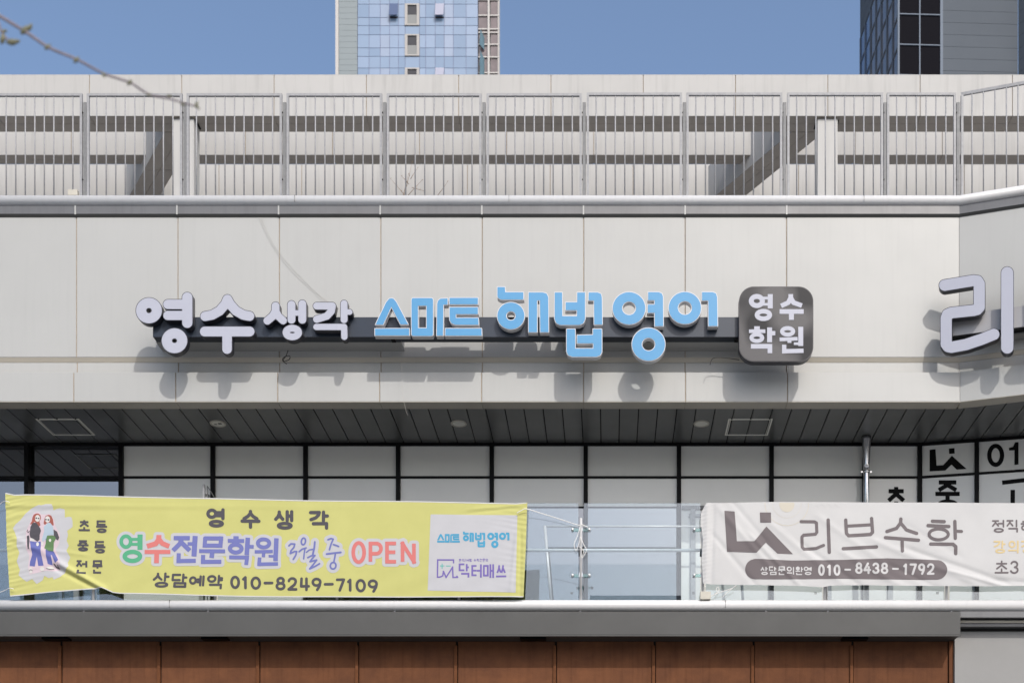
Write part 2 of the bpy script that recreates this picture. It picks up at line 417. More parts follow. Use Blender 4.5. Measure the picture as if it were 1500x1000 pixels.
M_corten = mat('corten_steel', (.150, .064, .032), .9, 0, 0, 3.2, .0012, 60, streak=.22, col2=(.10, .045, .026), spec=.08, orand=.06)
M_cortd = mat('corten_batten', (.13, .055, .027), .9, 0, .2, 8, spec=.05)
M_steel = mat('stainless_steel', (.55, .55, .56), .22, 1.0, .05, 10)
M_pwhite = mat('white_pipe_paint', (.52, .52, .52), .3, .1, .03, 8)
M_beige = mat('beige_plastic', (.44, .42, .36), .5, 0, .05, 12)
M_conc = mat('concrete', (.42, .41, .39), .85, 0, .12, 1.5, .002, 30)
M_asph = mat('street_paving', (.385, .387, .385), .9, 0, .15, .6, .002, 30)
M_glass = glassmat('balustrade_glass', (.85, .90, .92), .07)
M_window = glassmat('coated_window_glass', (.22, .24, .26), .21)
M_disc = mat('glass_clamp_disc', (.75, .76, .76), .3, .6)
M_plate = glassmat('clamp_arm_glass', (.6, .78, .74), .1)
M_inner = mat('room_inside', (.05, .05, .055), .9, 0, .2, 2)
M_rope = mat('white_rope', (.72, .71, .68), .8)
M_cable = mat('black_cable', (.015, .015, .015), .5)
M_greywire = mat('grey_wire', (.35, .33, .30), .6)

# ------------------------------------------------------------------ ground and what lies behind the camera
g = box('street', -300, 300, -300, 1.0-.5, -.5, 0, M_asph); tag(g, kind='structure', label='paved street in front of the building')
pv = box('added_pavement', -60, 60, -9.5, .49, .001, .12, mat('bounce_dimming_paving', (.09, .088, .085), .9, 0, .2, 2, .002, 30)); tag(pv, kind='structure', label='unseen dark strip added along the building foot to dim bounced light')  # out of view, added to cut ground bounce onto the shaded rusty base
g2 = box('ground', -500, 500, .504, 700, -.5, -.02, M_conc); tag(g2, kind='structure')
M_opp = mat('opposite_mirror_glass', (.75, .80, .88), .12, 1.0, .05, .4)
M_opp2 = mat('opposite_brick', (.34, .27, .22), .8, 0, .1, .4)
for i, (x0, x1, h, m_, yy, lb) in enumerate(((-1, 4.6, 24.6, M_opp, -70, 'slim grey tower block across the street, behind the viewer'), (-42, -8, 17, M_opp2, -72, 'long brown block across the street, left and behind the viewer'), (9, 52, 19, M_opp, -74, 'long grey block across the street, right and behind the viewer'))):
    t = thing('street_building', lb, 'building', ((x0+x1)/2, yy, 0)); box('wall', x0, x1, yy-12, yy, 0, h, m_, t)
    box('roof_slab', x0-.3, x1+.3, yy-12.3, yy+.3, h, h+.5, M_conc, t)
    for k in range(int(h//3.4)):
        zz = 1.2+k*3.4; box('window_strip', x0+.5, x1-.5, yy+.003, yy+.06, zz, zz+1.6, M_band, t)

# ------------------------------------------------------------------ the building
B = thing('shop_building', 'pale metal clad shop building with a recessed glazed balcony and rusty steel base', 'building', (0, 0, 0))
zU0, zU1 = Z(523), Z(318.4)           # upper wall panels
SM = 148.6*D0/F                        # panel module
j0 = X(112)
joints = [j0+SM*k for k in range(-2, 9)]
joints[-1] = XC
JG = .0065
core = sweep('wall_core', [(-.045, Z(588, 19.4)+.021), (-.045, Z(300)), (-.5, Z(300)), (-.5, Z(588, 19.4)+.021)], M_seal, B)
up = sweep('joint_backing', [(-.012, zU0+.004), (-.012, zU1-.004), (-.04, zU1-.004), (-.04, zU0+.004)], M_seal, B)
def wallpanel(a, b, p, zl, zh, th, m_, par, name='cladding_panel', bev=.004):
    """one sheet between joints a..b on the straight wall, or beyond the bend"""
    if b <= XC+1e-6:
        xr = XC+p*(cT-1)/sT if abs(b-XC) < 1e-6 else b-JG
        return box(name, a+JG, xr, -p, -p+th, zl, zh, m_, par, bev)
    xc = XC+p*(cT-1)/sT; s0, s1 = a-XC+(.003 if a > XC else .003), b-XC-JG
    P0 = (xc+s0*cT, -p-s0*sT); P1 = (xc+s1*cT, -p-s1*sT); n = (sT*th, cT*th)
    return prism(name, [P0, P1, (P1[0]+n[0], P1[1]+n[1]), (P0[0]+n[0], P0[1]+n[1])], zl, zh, m_, par)
edges = joints+[XC+SM, XC+2*SM]
for a, b in zip(edges[:-1], edges[1:]): wallpanel(a, b, 0, zU0, zU1, .035, M_wall, up)
# slanted drip trim under the upper wall, recessed strip, proud lower band
tr_ = sweep('drip_trim', [(0, Z(523.4)), (-.03, Z(529.3)), (-.044, Z(529.3)), (-.044, Z(523.4))], M_trim, B)
sb = sweep('strip_backing', [(-.036, Z(547)), (-.036, Z(529.5)), (-.043, Z(529.5)), (-.043, Z(547))], M_seal, B)
for a, b in zip(edges[:-1], edges[1:]): wallpanel(a, b, -.026, Z(546.5), Z(529.8), .008, M_wall, sb)
DL = 19.4
lb_ = sweep('band_backing', [(.088, Z(588, DL)+.004), (.088, Z(545, DL)-.004), (-.03, Z(545, DL)-.004), (-.03, Z(588, DL)+.004)], M_seal, B)
jl = [j+.012*0 for j in edges]
for a, b in zip(edges[:-1], edges[1:]): wallpanel(a, b, .10, Z(588, DL)+.002, Z(545, DL), .010, M_wall, lb_)
zS = Z(588, DL)                        # soffit level
lip = sweep('soffit_lip_backing', [(.086, zS+.004), (.086, zS+.012), (-.146, zS+.012), (-.146, zS+.004)], M_seal, B)
for a, b in zip(edges[:-1], edges[1:]):
    if b <= XC+1e-6:
        box('lip_panel', a+.003, (b-.003) if b < XC-1e-6 else XC-.01, -.0985, .15, zS-.006, zS+.001, M_trim, lip)
    else:
        def q(p, s): return (XC+p*(cT-1)/sT+(s-XC)*cT, -p-(s-XC)*sT)
        prism('lip_panel', [q(.0985, a+.003), q(.0985, b-.003), q(-.15, b-.003), q(-.15, a+.003)], zS-.006, zS+.001, M_trim, lip)
# upper coping, dark gap, grey band
def coping_prof(p0, p1, z0, z1, n=7):
    h = (z1-z0)/2; r = h; out = [(p0, z0+.012)]
    for k in range(n+1):
        a = -90+180*k/n; out.append((p1-r+r*math.cos(rad(a)), z0+h+h*math.sin(rad(a))))
    out.append((p0, z1+.0)); return out
zC0, zC1 = Z(298, 19.41), Z(283, 19.41)
cop = sweep('coping', coping_prof(-.35, .09, zC0, zC1), M_white, B, s0=X(-400), s1=XC+3.2, smooth=True)
for jx in (430, 745, 1267): 
    x_ = X(jx, 19.35); box('coping_joint', x_-.002, x_+.002, -.0915, -.05, zC0+.03, zC1-.02, M_band, cop)
gap = sweep('shadow_gap', [(.02, zC0-.03), (.02, zC0+.02), (-.3, zC0+.02), (-.3, zC0-.03)], M_gap, B)
zB0, zB1 = Z(313.2, 19.465), Z(299.6, 19.465); zB2 = Z(317.8, 19.49)
gb = sweep('grey_band', [(.035, zB0), (.035, zB1), (-.044, zB1), (-.044, zB0)], M_band, B)
lipb = sweep('band_drip', [(.035, zB0-.002), (.006, zB2), (-.044, zB2), (-.044, zB0-.002)], M_fascia, B)
for a in edges[1:]:
    if a < XC-.1: box('joint_strap', a-.013, a+.008, -.041, -.0345, zB0-.012, zB1, M_wall, gb)
sweep('roof_parapet_top', [(-.04, Z(318.0)), (-.04, zC0+.05), (-.34, zC0+.05), (-.34, Z(318.0))], M_gap, B)

# soffit boards
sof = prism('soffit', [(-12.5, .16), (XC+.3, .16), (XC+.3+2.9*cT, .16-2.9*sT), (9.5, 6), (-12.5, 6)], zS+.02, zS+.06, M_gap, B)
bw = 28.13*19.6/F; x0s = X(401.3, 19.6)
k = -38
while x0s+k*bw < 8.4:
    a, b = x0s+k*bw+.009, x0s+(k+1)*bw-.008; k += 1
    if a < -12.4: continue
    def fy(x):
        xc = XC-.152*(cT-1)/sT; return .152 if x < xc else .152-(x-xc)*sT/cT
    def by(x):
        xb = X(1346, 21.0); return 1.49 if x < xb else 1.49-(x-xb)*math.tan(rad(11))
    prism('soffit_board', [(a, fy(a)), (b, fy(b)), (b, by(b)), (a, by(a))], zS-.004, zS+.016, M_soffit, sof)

# ---- recessed window wall
DW = 21.0; yW = DW-D0; zDeck = 6.38
zT = Z(648.5, DW)
xb = X(1347, DW); ta = math.tan(rad(11)); ca, sa = math.cos(rad(11)), math.sin(rad(11))
ww = boxes('window_wall_frame', [(-12.5, xb, yW-.02, yW+.08, Z(653, DW), zT+.03), (-12.5, xb, yW-.005, yW+.08, Z(700.3, DW), Z(697, DW))], M_black, B)
mull = [40-137*2, 40-137, 40, 178, 312.3, 448, 583.5, 720.5, 858, 994.5, 1130, 1266]
for mx_ in mull+[1347]:
    x_ = X(mx_, DW); box('mullion', x_-.034, x_+.034, yW-.045, yW+.10, zDeck, Z(651, DW), M_black, ww)
panes = list(zip(mull+[1347], (mull+[1347])[1:]))
for a, b in panes:
    xa, xe = X(a, DW)+.034, X(b, DW)-.034
    clear = b <= 178.5
    for zl, zh in ((Z(697, DW), Z(653, DW)), (zDeck+.1, Z(700.3, DW))):
        if not clear and zh < 8.95 and False: pass
        if zl < 7 and 440 < a < 990:
            zm = Z(741, DW); box('window_pane', xa, xe, yW+.012, yW+.022, zm, zh, M_film, ww); box('window_pane', xa, xe, yW+.06, yW+.07, zl, zm-.001, M_window, ww); continue
        dy = .06 if clear else 0
        box('window_pane', xa, xe, yW+.012+dy, yW+.022+dy, zl, zh, M_window if clear else M_film, ww)
        if not clear:  # pale edge bead of the film
            pass
# dark frames for doors low down, seen through the balustrade and under the banners
for px_ in (113, 996+20, 1215, 1305):
    x_ = X(px_, DW); box('door_stile', x_-.05, x_+.03, yW-.03, yW+.01, zDeck, Z(742, DW), M_galv, ww)
box('door_head', X(999, DW), X(1060, DW), yW-.03, yW+.01, Z(746, DW), Z(741, DW), M_band, ww)
box('door_rail', X(1009, DW), X(1060, DW), yW-.032, yW+.008, Z(757, DW), Z(753, DW), M_galv, ww)
# angled window part
def wa(s, p=0): return (xb+s*ca-p*sa, yW-s*sa-p*ca)   # s along, p towards street
def abox(name, s0, s1, p0, p1, z0, z1, m_, par): return prism(name, [wa(s0, p0), wa(s1, p0), wa(s1, p1), wa(s0, p1)], z0, z1, m_, par)
sm = [0, (X(1430.5, 20.84)-xb)/ca, 0]; sm[2] = 2*sm[1]; sm.append(3*sm[1])
abox('window_head', 0.03, sm[3], .02, -.06, Z(653, DW), zT+.03, M_black, ww); abox('transom', .03, sm[3], .005, -.06, Z(700.3, DW), Z(697, DW), M_black, ww)
for k in (1, 2): abox('mullion', sm[k]-.034, sm[k]+.034, .045, -.05, zDeck, Z(651, DW), M_black, ww)
for k in (0, 1, 2):
    for zl, zh in ((Z(697, DW), Z(653, DW)), (zDeck+.1, Z(700.3, DW))): abox('window_pane', sm[k]+.036, sm[k+1]-.034, -.012, -.022, zl, zh, M_film, ww)
box('room_back_wall', -12.5, 9.5, yW+3.5, yW+3.7, zDeck, zS+.02, M_inner, B)
box('room_left_wall', -12.55, -12.5, .15, yW+3.7, zDeck, zS+.02, M_inner, B)
dk = box('balcony_deck', -12.5, 9.5, .31, yW+3.5, zDeck-.3, zDeck, M_conc, B)
# ---- lower coping, fascia, rusty steel base
zc0, zc1 = Z(892.3, 19.35), Z(876.5, 19.35)
lc = sweep('coping', coping_prof(-.25, .15, zc0, zc1), M_white, B, s0=X(-300), s1=8.4, smooth=True, straight=True)
for jx in (248, 1063): x_ = X(jx, 19.35); box('coping_joint', x_-.002, x_+.002, -.1515, -.10, zc0+.03, zc1-.01, M_band, lc)
boxes('shadow_gap', [(-12.5, 8.4, -.02, .3, zc0-.035, zc0+.02)], M_gap, B)
for px_ in (122, 304, 578, 850, 1122, 1213, 1394): x_ = X(px_, 19.4); box('gap_bracket', x_-.012, x_+.012, -.09, -.02, zc0-.03, zc0+.02, M_galv, lc)
DF = 19.32; xfr = X(1407, DF); zf0, zf1 = Z(931.2, DF), Z(895, DF)
fa = box('fascia', -12.5, xfr, DF-D0, DF-D0+.55, zf0+.02, zf1, M_fascia, B, .004)
box('fascia_lip', -12.5, xfr, DF-D0-.004, DF-D0+.02, zf0, zf0+.018, M_fascia, fa)
DC = 19.72; yC = DC-D0; xce = X(1396, DC)
base = boxes('base_wall', [(-12.5, xce-.004, yC+.03, yC+1, 0, zf0+.02)], M_gap, B)
cj = [90.5+144.85*k for k in range(-2, 9)]
for a, b in zip(cj, cj[1:]+[1390]):
    xa, xe = X(a, DC)+.012, X(b, DC)-.022
    if b == 1390: xe = X(1388.3, DC)
    box('rusty_panel', xa, xe, yC, yC+.028, 0, zf0+.015, M_corten, base, .002)
for a in cj: xa = X(a, DC); box('rusty_batten', xa-.045, xa, yC-.03, yC+.02, 0, zf0-.05, M_cortd, base)
box('rusty_end_flange', X(1389.6, DC), xce, yC-.03, yC+.3, 0, zf0+.015, M_corten, base)
for px_ in (82, 315, 781, 1252):
    x_ = X(px_, 19.5); box('recessed_light', x_-.19, x_+.19, -.06+.0, .10, zf0-.012, zf0+.02, M_black, fa)
# right of the fascia: ledges and pale wall
xr0 = X(1396.5, 19.74); yR = .24
boxes('ledge_band', [(xfr, 8.4, -.12, .3, Z(903.6, 19.38), Z(894.8, 19.38))], M_band, B)
boxes('ledge_trim', [(xce, 8.4, -.02, .3, Z(911.5, 19.48), Z(908, 19.48))], M_trim, B)
boxes('ledge_gap', [(xce, 8.4, .12, .3, Z(921, 19.5), Z(904, 19.38)-.004)], M_gap, B)
boxes('ledge_foot', [(xce, 8.4, .0, .3, Z(917, 19.5), Z(911.5, 19.48)-.003)], M_band, B)
box('cladding_panel', xce+.004, xce+3.0, .14, .2, 0, Z(918, 19.64), mat('lower_cladding', (.215, .216, .212), .55, 0, .04, 1.5), B, .003)

# ------------------------------------------------------------------ roof terrace: fence
DFn = 19.58; pF = -(DFn-D0)
fence = thing('roof_fence', 'grey galvanised bar fence along the edge of the roof terrace', 'fence', (0, .08, zC1))
zF0 = Z(283, DFn)-.18
bays = [(-165.5, -25.5), (-18.8, 120.8), (127.7, 267.3), (273.8, 413.3), (420, 559.8), (566.6, 705.4), (712.8, 852.2), (859.4, 999), (1005.4, 1145.8), (1153, 1293.4), (1299, 1400)]
for i, (a, b) in enumerate(bays):
    xa, xe = X(a, DFn), X(b, DFn); yy = DFn-D0; zt = Z(138-(i > 6)*1.0, DFn)
    fr = boxes('fence_panel', [(xa, xe, yy-.02, yy+.02, zt-.036, zt), (xa, xa+.034, yy-.02, yy+.02, zF0, zt-.036), (xe-.034, xe, yy-.02, yy+.02, zF0, zt-.036), (xa+.034, xe-.034, yy-.015, yy+.015, zF0+.03, zF0+.06)], M_galv, fence)
    nb = 9 if b-a > 120 else 6
    for k in range(nb):
        xx = xa+(xe-xa)*(k+1)/(nb+1)+.0*k; tubeobj('fence_bar', [(xx, yy-.0, zF0+.06), (xx, yy-.0, zt-.037)], .0105, M_galv, fr, 8)
    for zz in (Z(166, DFn), Z(264, DFn)): box('bolt', xe+.004, xe+.016, yy-.024, yy-.006, zz-.008, zz+.008, M_black, fr)
    if i < len(bays): x_ = xe+.036; box('fence_post', x_-.024, x_+.024, yy-.005, yy+.045, zF0-.05, Z(150, DFn), mat('fence_post_steel', (.17, .175, .18), .55, 0, .12, 20, spec=.3), fence, .003)
# bay beyond the bend
xq = X(1407.5, DFn); yq = DFn-D0; 
def fa_(s): return (xq+s*cT, yq-s*sT)
fr = prism('fence_panel', [fa_(0), fa_(2.6), (fa_(2.6)[0]+.03*sT, fa_(2.6)[1]+.03*cT), (fa_(0)[0]+.03*sT, fa_(0)[1]+.03*cT)], Z(135.5, DFn)-.045, Z(135.5, DFn), M_galv, fence)
box('fence_stile', xq, xq+.034, yq-.02, yq+.02, zF0, Z(135.5, DFn)-.046, M_galv, fr)
for k in range(15):
    x_, y_ = fa_(.165+.163*k); tubeobj('fence_bar', [(x_, y_+.012, zF0), (x_, y_+.012, Z(135.5, DFn)-.046)], .0105, M_galv, fr, 8)

# roof terrace: three clad beams, oblique beams and columns
PG = thing('roof_pergola', 'pale clad beam frame standing on the roof terrace behind the fence', 'pergola', (0, 3, Z(300, 21)))
M_beam = mat('beam_cladding', (.41, .408, .398), .6, 0, .03, 1.2, streak=.14, spec=.2, orand=.02)
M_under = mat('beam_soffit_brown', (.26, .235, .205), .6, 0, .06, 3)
zP1 = Z(110, 21.4); zPb = Z(170, 21.4)
def beam(D, depth, z0, z1, jpx, pitch, xl=-11.5, xr=10.5):
    y0 = D-D0; core = boxes('beam', [(xl, xr, y0+.012, y0+depth-.012, z0+.012, z1-.006)], M_seal, PG)
    xs_ = []; x_ = X(jpx, D); p_ = pitch*D/F
    while x_ > xl: x_ -= p_
    while x_ < xr: xs_.append(x_); x_ += p_
    for a, b in zip(xs_, xs_[1:]+[xs_[-1]+p_]):
        box('cladding_panel', a+.006, b-.006, y0, y0+.011, z0, z1, M_beam, core, .002)
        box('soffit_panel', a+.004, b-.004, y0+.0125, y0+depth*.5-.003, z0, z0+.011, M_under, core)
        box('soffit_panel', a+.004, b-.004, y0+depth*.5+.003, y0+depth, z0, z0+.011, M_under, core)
    box('beam_top', xl, xr, y0-.0, y0+depth, z1, z1+.006, M_beam, core)
    return core
beam(21.4, .42, zPb, zP1, 131, 135.2)
beam(22.8, .27, Z(227, 22.8), zP1-.004, 487, 127.6)
beam(23.9, .4, Z(305, 23.9), Z(241.3, 23.9), 442, 121.3)
def oblique(xl0, xl1, w):
    # back-left running beam; left edge at depth 21.83 is xl0 and at 23.6 is xl1
    sl_ = (xl1-xl0)/(23.6-21.83)
    def pt(D, o): return (xl0+sl_*(D-21.83)+o, D-D0)
    core = prism('oblique_beam', [pt(21.835, .012), pt(21.835, w-.012), pt(26.5, w-.012), pt(26.5, .012)], zPb+.012, zP1-.012, M_seal, PG)
    for d0, d1 in ((21.836, 22.9), (22.91, 24.4), (24.41, 26.5)):
        for o0, o1 in ((0, w/2-.004), (w/2+.004, w)):
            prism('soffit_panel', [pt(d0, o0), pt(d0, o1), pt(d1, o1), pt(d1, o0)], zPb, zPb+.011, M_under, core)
        prism('cladding_panel', [pt(d0, -.001), pt(d0, .010), pt(d1, .010), pt(d1, -.001)], zPb+.0115, zP1-.01, M_beam, core)
        prism('cladding_panel', [pt(d0, w-.010), pt(d0, w), pt(d1, w), pt(d1, w-.010)], zPb+.0115, zP1-.01, M_beam, core)
oblique(X(241.6, 21.83), X(192.5, 23.6), .54)
oblique(X(1160, 21.83), X(1054, 23.6), .53)
for a, b in ((253.5, 284), (1197.5, 1227)):
    box('column', X(a, 21.45), X(b, 21.45), 1.95, 2.25, Z(330, 21), Z(174, 21.45), M_beam, PG, .004)
    box('column_gap_fill', X(a, 21.45)-.02, X(b, 21.45)+.03, 2.0, 2.24, Z(174, 21.45), zPb-.002, M_gap, PG)  # dark fill painted in for the shaded gap above the column
rd = box('roof_deck', -12.5, 10.5, .35, 8, Z(300, 19.9)-.2, Z(300, 19.9), M_conc); tag(rd, kind='structure')
jb = box('junction_box', X(99, 19.52), X(113, 19.52), .02, .10, Z(285, 19.5), Z(276, 19.5), M_beige, None, .006); tag(jb, 'small beige box on the roof edge beside the left fence post', 'junction box')
# bare shrub on the terrace
M_twig = mat('twig_bark', (.20, .14, .10), .8, 0, .2, 30); M_bud = mat('bud', (.28, .2, .11), .7)
sh = thing('bare_shrub', 'bare thin shrub on the roof terrace behind the middle of the fence', 'shrub', W(600, 290, 20.4))
lst = []; R = random.Random(3)
for bx, by_, tx, ty in ((592, 288, 604, 238), (594, 288, 572, 262), (596, 288, 618, 264), (590, 288, 598, 255), (640, 288, 656, 266), (601, 262, 612, 246), (599, 270, 588, 258), (603, 275, 622, 280)):
    P_ = [W(bx+(tx-bx)*t+R.uniform(-.6, .6), by_+(ty-by_)*t, 20.4+R.uniform(-.05, .05)) for t in (0, .3, .6, 1)]
    lst.append((P_, .005, .0018))
for P_, ra, rb_ in lst: tubeobj('twig', P_, ra, M_twig, sh, 5, rb_)
lst2 = []
for P_, _, _ in lst:
    for p in P_[1:]: lst2.append(([p, p+Vector((.012, 0, .016))], .005, .003))
multitube('bud', lst2, M_bud, sh, 5)

# ------------------------------------------------------------------ soffit lights, hatches, pipe
def Dsof(py): return (zS-1.6)*F/(CY-py)
M_hatch = mat('hatch_frame_paint', (.72, .71, .64), .5); M_lamp = mat('downlight_cover', (.62, .61, .55), .4); M_lampd = mat('downlight_hole', (.04, .04, .04), .6)
for i, (px_, lb2) in enumerate(((319, 'round downlight with a stained cover at the left of the dark soffit'), (672, 'plain round downlight in the middle of the dark soffit'), (1027.5, 'round downlight beside the right hatch in the dark soffit'))):
    D_ = Dsof(619.3); c = W(px_, 619.3, D_); c.z = zS-.004
    t = thing('downlight', lb2, 'ceiling light', c, 'round downlights in the soffit')
    rr = .122
    def ring(r0, r1, z0, z1, nm, m_):
        n = 32; vs = []; fs = []
        for r, z in ((r0, z0), (r1, z0), (r1, z1), (r0, z1)): vs += [(c.x+r*math.cos(2*math.pi*k/n), c.y+r*math.sin(2*math.pi*k/n), z) for k in range(n)]
        for q in range(4):
            for k in range(n): fs.append((q*n+k, q*n+(k+1) % n, ((q+1) % 4)*n+(k+1) % n, ((q+1) % 4)*n+k))
        return meshobj(nm, vs, fs, m_, t)
    ring(.10, rr, c.z-.014, c.z, 'rim', M_beige)
    n = 32; meshobj('cover', [(c.x+.0995*math.cos(2*math.pi*k/n), c.y+.0995*math.sin(2*math.pi*k/n), c.z-.007) for k in range(n)], [tuple(range(n))[::-1]], M_lamp, t)
    if i == 0: boxes('lens', [(c.x+.01, c.x+.06, c.y-.03, c.y+.01, c.z-.012, c.z-.008), (c.x-.06, c.x-.02, c.y+.01, c.y+.03, c.z-.012, c.z-.008)], M_lampd, t)
for (xa, xe, lb2) in ((X(52, 20.03), X(116, 20.03), 'thin pale hatch frame at the far left of the dark soffit'), (X(1067, 20.03), X(1132, 20.03), 'thin pale hatch frame at the right of the dark soffit')):
    y0, y1 = Dsof(612.6)-D0, Dsof(636.5)-D0; w = .022; z1, z0 = zS-.0045, zS-.012
    t = thing('access_hatch', lb2, 'ceiling hatch', ((xa+xe)/2, (y0+y1)/2, z1), 'access hatches in the soffit')
    boxes('frame', [(xa, xe, y0, y0+w, z0, z1), (xa, xe, y1-w, y1, z0, z1), (xa, xa+w, y0+w, y1-w, z0, z1), (xe-w, xe, y0+w, y1-w, z0, z1)], M_hatch, t)
    boxes('inner_frame', [(xa+w+.01, xe-w-.01, y0+w+.01, y0+w+.018, z0+.002, z1), (xa+w+.01, xa+w+.018, y0+w+.02, y1-w, z0+.002, z1), (xe-w-.018, xe-w-.01, y0+w+.02, y1-w, z0+.002, z1)], M_hatch, t)
    for k in range(3): box('catch', xa+.04+k*(xe-xa-.1)/2, xa+.06+k*(xe-xa-.1)/2, y0-.02, y0-.002, z0-.004, z1, M_black, t)
DP = 20.72
pp = thing('drain_pipe', 'stainless steel drain pipe with a funnel collar under the soffit', 'drain pipe', (X(1269, DP), DP-D0, zDeck))
def lathe(name, cx, cy, prof, m_, par, n=20):
    vs, fs = [], []
    for i, (r, z) in enumerate(prof):
        vs += [(cx+r*math.cos(2*math.pi*k/n), cy+r*math.sin(2*math.pi*k/n), z) for k in range(n)]
        if i: fs += [((i-1)*n+k, (i-1)*n+(k+1) % n, i*n+(k+1) % n, i*n+k) for k in range(n)]
    fs += [tuple(range(n))[::-1], tuple((len(prof)-1)*n+k for k in range(n))]
    return meshobj(name, vs, fs, m_, par, True)
cx_, cy_ = X(1269, DP), DP-D0
lathe('pipe', cx_, cy_, [(.045, zDeck), (.046, Z(692, DP)), (.046, Z(690, DP))], M_steel, pp)
lathe('funnel', cx_, cy_, [(.049, Z(690, DP)+.002), (.052, Z(680, DP)), (.07, Z(652, DP)), (.074, Z(644, DP)), (.078, zS-.01)], M_steel, pp)
lathe('collar', cx_, cy_, [(.056, Z(692.5, DP)), (.06, Z(692, DP)), (.06, Z(689.5, DP)), (.056, Z(689, DP))], M_steel, pp)
box('collar_lug', cx_-.085, cx_+.085, cy_-.012, cy_+.012, Z(692, DP), Z(690, DP), M_steel, pp)

# ------------------------------------------------------------------ glass balustrade
DG = 19.48; yG = DG-D0
bal = thing('glass_balustrade', 'frameless glass balustrade with white posts along the balcony edge', 'balustrade', (0, yG, zc1))
posts = [850.8+178.6*k for k in range(-6, 5)]
zG1 = Z(736.5, DG)
for a, b in zip(posts, posts[1:]):
    box('glass_panel', X(a, DG)+.045, X(b, DG)-.035, yG-.006, yG+.006, zc1-.02, zG1, M_glass, bal, .001)
for a in posts:
    x_ = X(a, 19.43); y_ = -.085+.02
    po = lathe('post', x_, y_, [(.019, zc1-.03), (.019, Z(760, 19.43)), (.016, Z(758.5, 19.43)), (.006, Z(757.8, 19.43))], M_pwhite, bal, 16)
    for py_ in (774.5, 841.5):
        zz = Z(py_, 19.43)
        box('clamp_arm', x_-.115, x_+.115, y_+.021, y_+.031, zz-.022, zz+.022, M_plate, po, .003)
        box('clamp_bracket', x_-.03, x_+.03, y_-.012, y_+.0205, zz-.035, zz+.035, M_steel, po, .003)
        for s in (-1, 1):
            v, f = tube([(x_+s*.125, y_-.008, zz), (x_+s*.125, y_+.055, zz)], .021, 14); meshobj('clamp_disc', v, f, M_disc, po, True)
    box('rail_bracket', x_-.035, x_+.035, y_+.0, y_+.12, Z(812, 19.45), Z(806, 19.45), M_black, po)
tubeobj('handrail', [(-12.5, .06, Z(805.5, 19.56)), (8.4, .06, Z(805.5, 19.56))], .025, M_pwhite, bal, 14)
# small emblem etched on each pane
for a in posts:
    x_ = X(a-13.5, DG); z_ = Z(868, DG)
    boxes('pane_stamp', [(x_-.016, x_+.016, yG-.0075, yG-.0065, z_-.016, z_-.010), (x_-.016, x_-.010, yG-.0075, yG-.0065, z_-.009, z_+.006), (x_+.010, x_+.016, yG-.0075, yG-.0065, z_-.009, z_+.006), (x_-.02, x_+.02, yG-.0075, yG-.0065, z_+.008, z_+.013), (x_-.004, x_+.004, yG-.0075, yG-.0065, z_-.004, z_+.004)], M_band, bal)
# white pipe frame on the balcony
wf = thing('pipe_frame', 'white pipe frame standing on the balcony behind the glass', 'frame', W(806, 880, 20.6))
tubeobj('leg', [W(798, 770, 20.5), W(809, 900, 20.5)], .022, M_pwhite, wf)
tubeobj('leg', [W(1080, 770, 20.5), W(1090, 900, 20.5)], .022, M_pwhite, wf)
tubeobj('crossbar', [W(797, 770.5, 20.5), W(1081, 770.5, 20.5)], .014, M_pwhite, wf)
# folding ladder whose top shows above the yellow banner
ld = thing('step_ladder', 'grey metal step ladder top showing above the yellow banner', 'ladder', W(303, 890, 20.4))
for dx, r in ((0, 0), (3.2, 0)): pass
box('rail', X(297.5, 20.4), X(300, 20.4), .88, .93, zDeck, Z(709.5, 20.4), M_galv, ld); box('rail', X(301.4, 20.4), X(302.4, 20.4), .95, .98, zDeck, Z(710, 20.4), M_galv, ld)
prism_v = [W(302.5, 710, 20.4), W(304.5, 712, 20.4), W(345, 778, 20.4), W(342, 778, 20.4)]
meshobj('back_leg', prism_v+[v+Vector((0, .04, 0)) for v in prism_v], [(0, 1, 2, 3), (7, 6, 5, 4), (0, 4, 5, 1), (1, 5, 6, 2), (2, 6, 7, 3), (3, 7, 4, 0)], M_fascia, ld)
for k in range(4): box('step', X(297.5, 20.4), X(302.4, 20.4), .93, 1.1, Z(722+k*28, 20.4), Z(720+k*28, 20.4), M_galv, ld)

# ------------------------------------------------------------------ main sign
M_ldark = mat('letter_return_dark', (.02, .02, .028), .35)
M_lface = mat('letter_face_white', (.345, .36, .425), .45, 0, .02, 3)
M_lwhite = mat('letter_return_white', (.54, .54, .55), .4)
M_blue = mat('letter_face_blue', (.058, .245, .46), .45, 0, .02, 3)
M_bar = mat('sign_bar', (.018, .026, .040), .35, .2, .08, 3)
DS = 18.92
sg = thing('letter_sign', 'academy sign of raised white and blue Korean letters on a dark bar', 'sign', (X(640, 19.1), -.4, Z(480, 19.1)))
bar = boxes('bar', [(X(224, 19.04), X(1092, 19.04), 19.04-D0, 19.21-D0, Z(493.3, 19.04), Z(464.4, 19.04))], M_bar, sg)
for x0_, x1_ in ((228, 588), (824, 1100)):
    box('mounting_box', X(x0_, 19.2), X(x1_, 19.2), 19.2105-D0, -.002, Z(499.0, 19.16), Z(468, 19.16), M_wall, bar)
for px_ in (578, 1078): box('bracket', X(px_, 19.2)-.03, X(px_, 19.2)+.03, 19.06-D0, 19.16-D0, Z(499, 19.1), Z(493.5, 19.1), M_black, bar)
fm = lambda D: (lambda px, py: W(px, py, D))
def crop1(it): return tr(it, 4.1667, 180, 400)
def crop2(it): return tr(it, 4.1667, 530, 400)
def crop3(it): return tr(it, 4.1667, 860, 400)
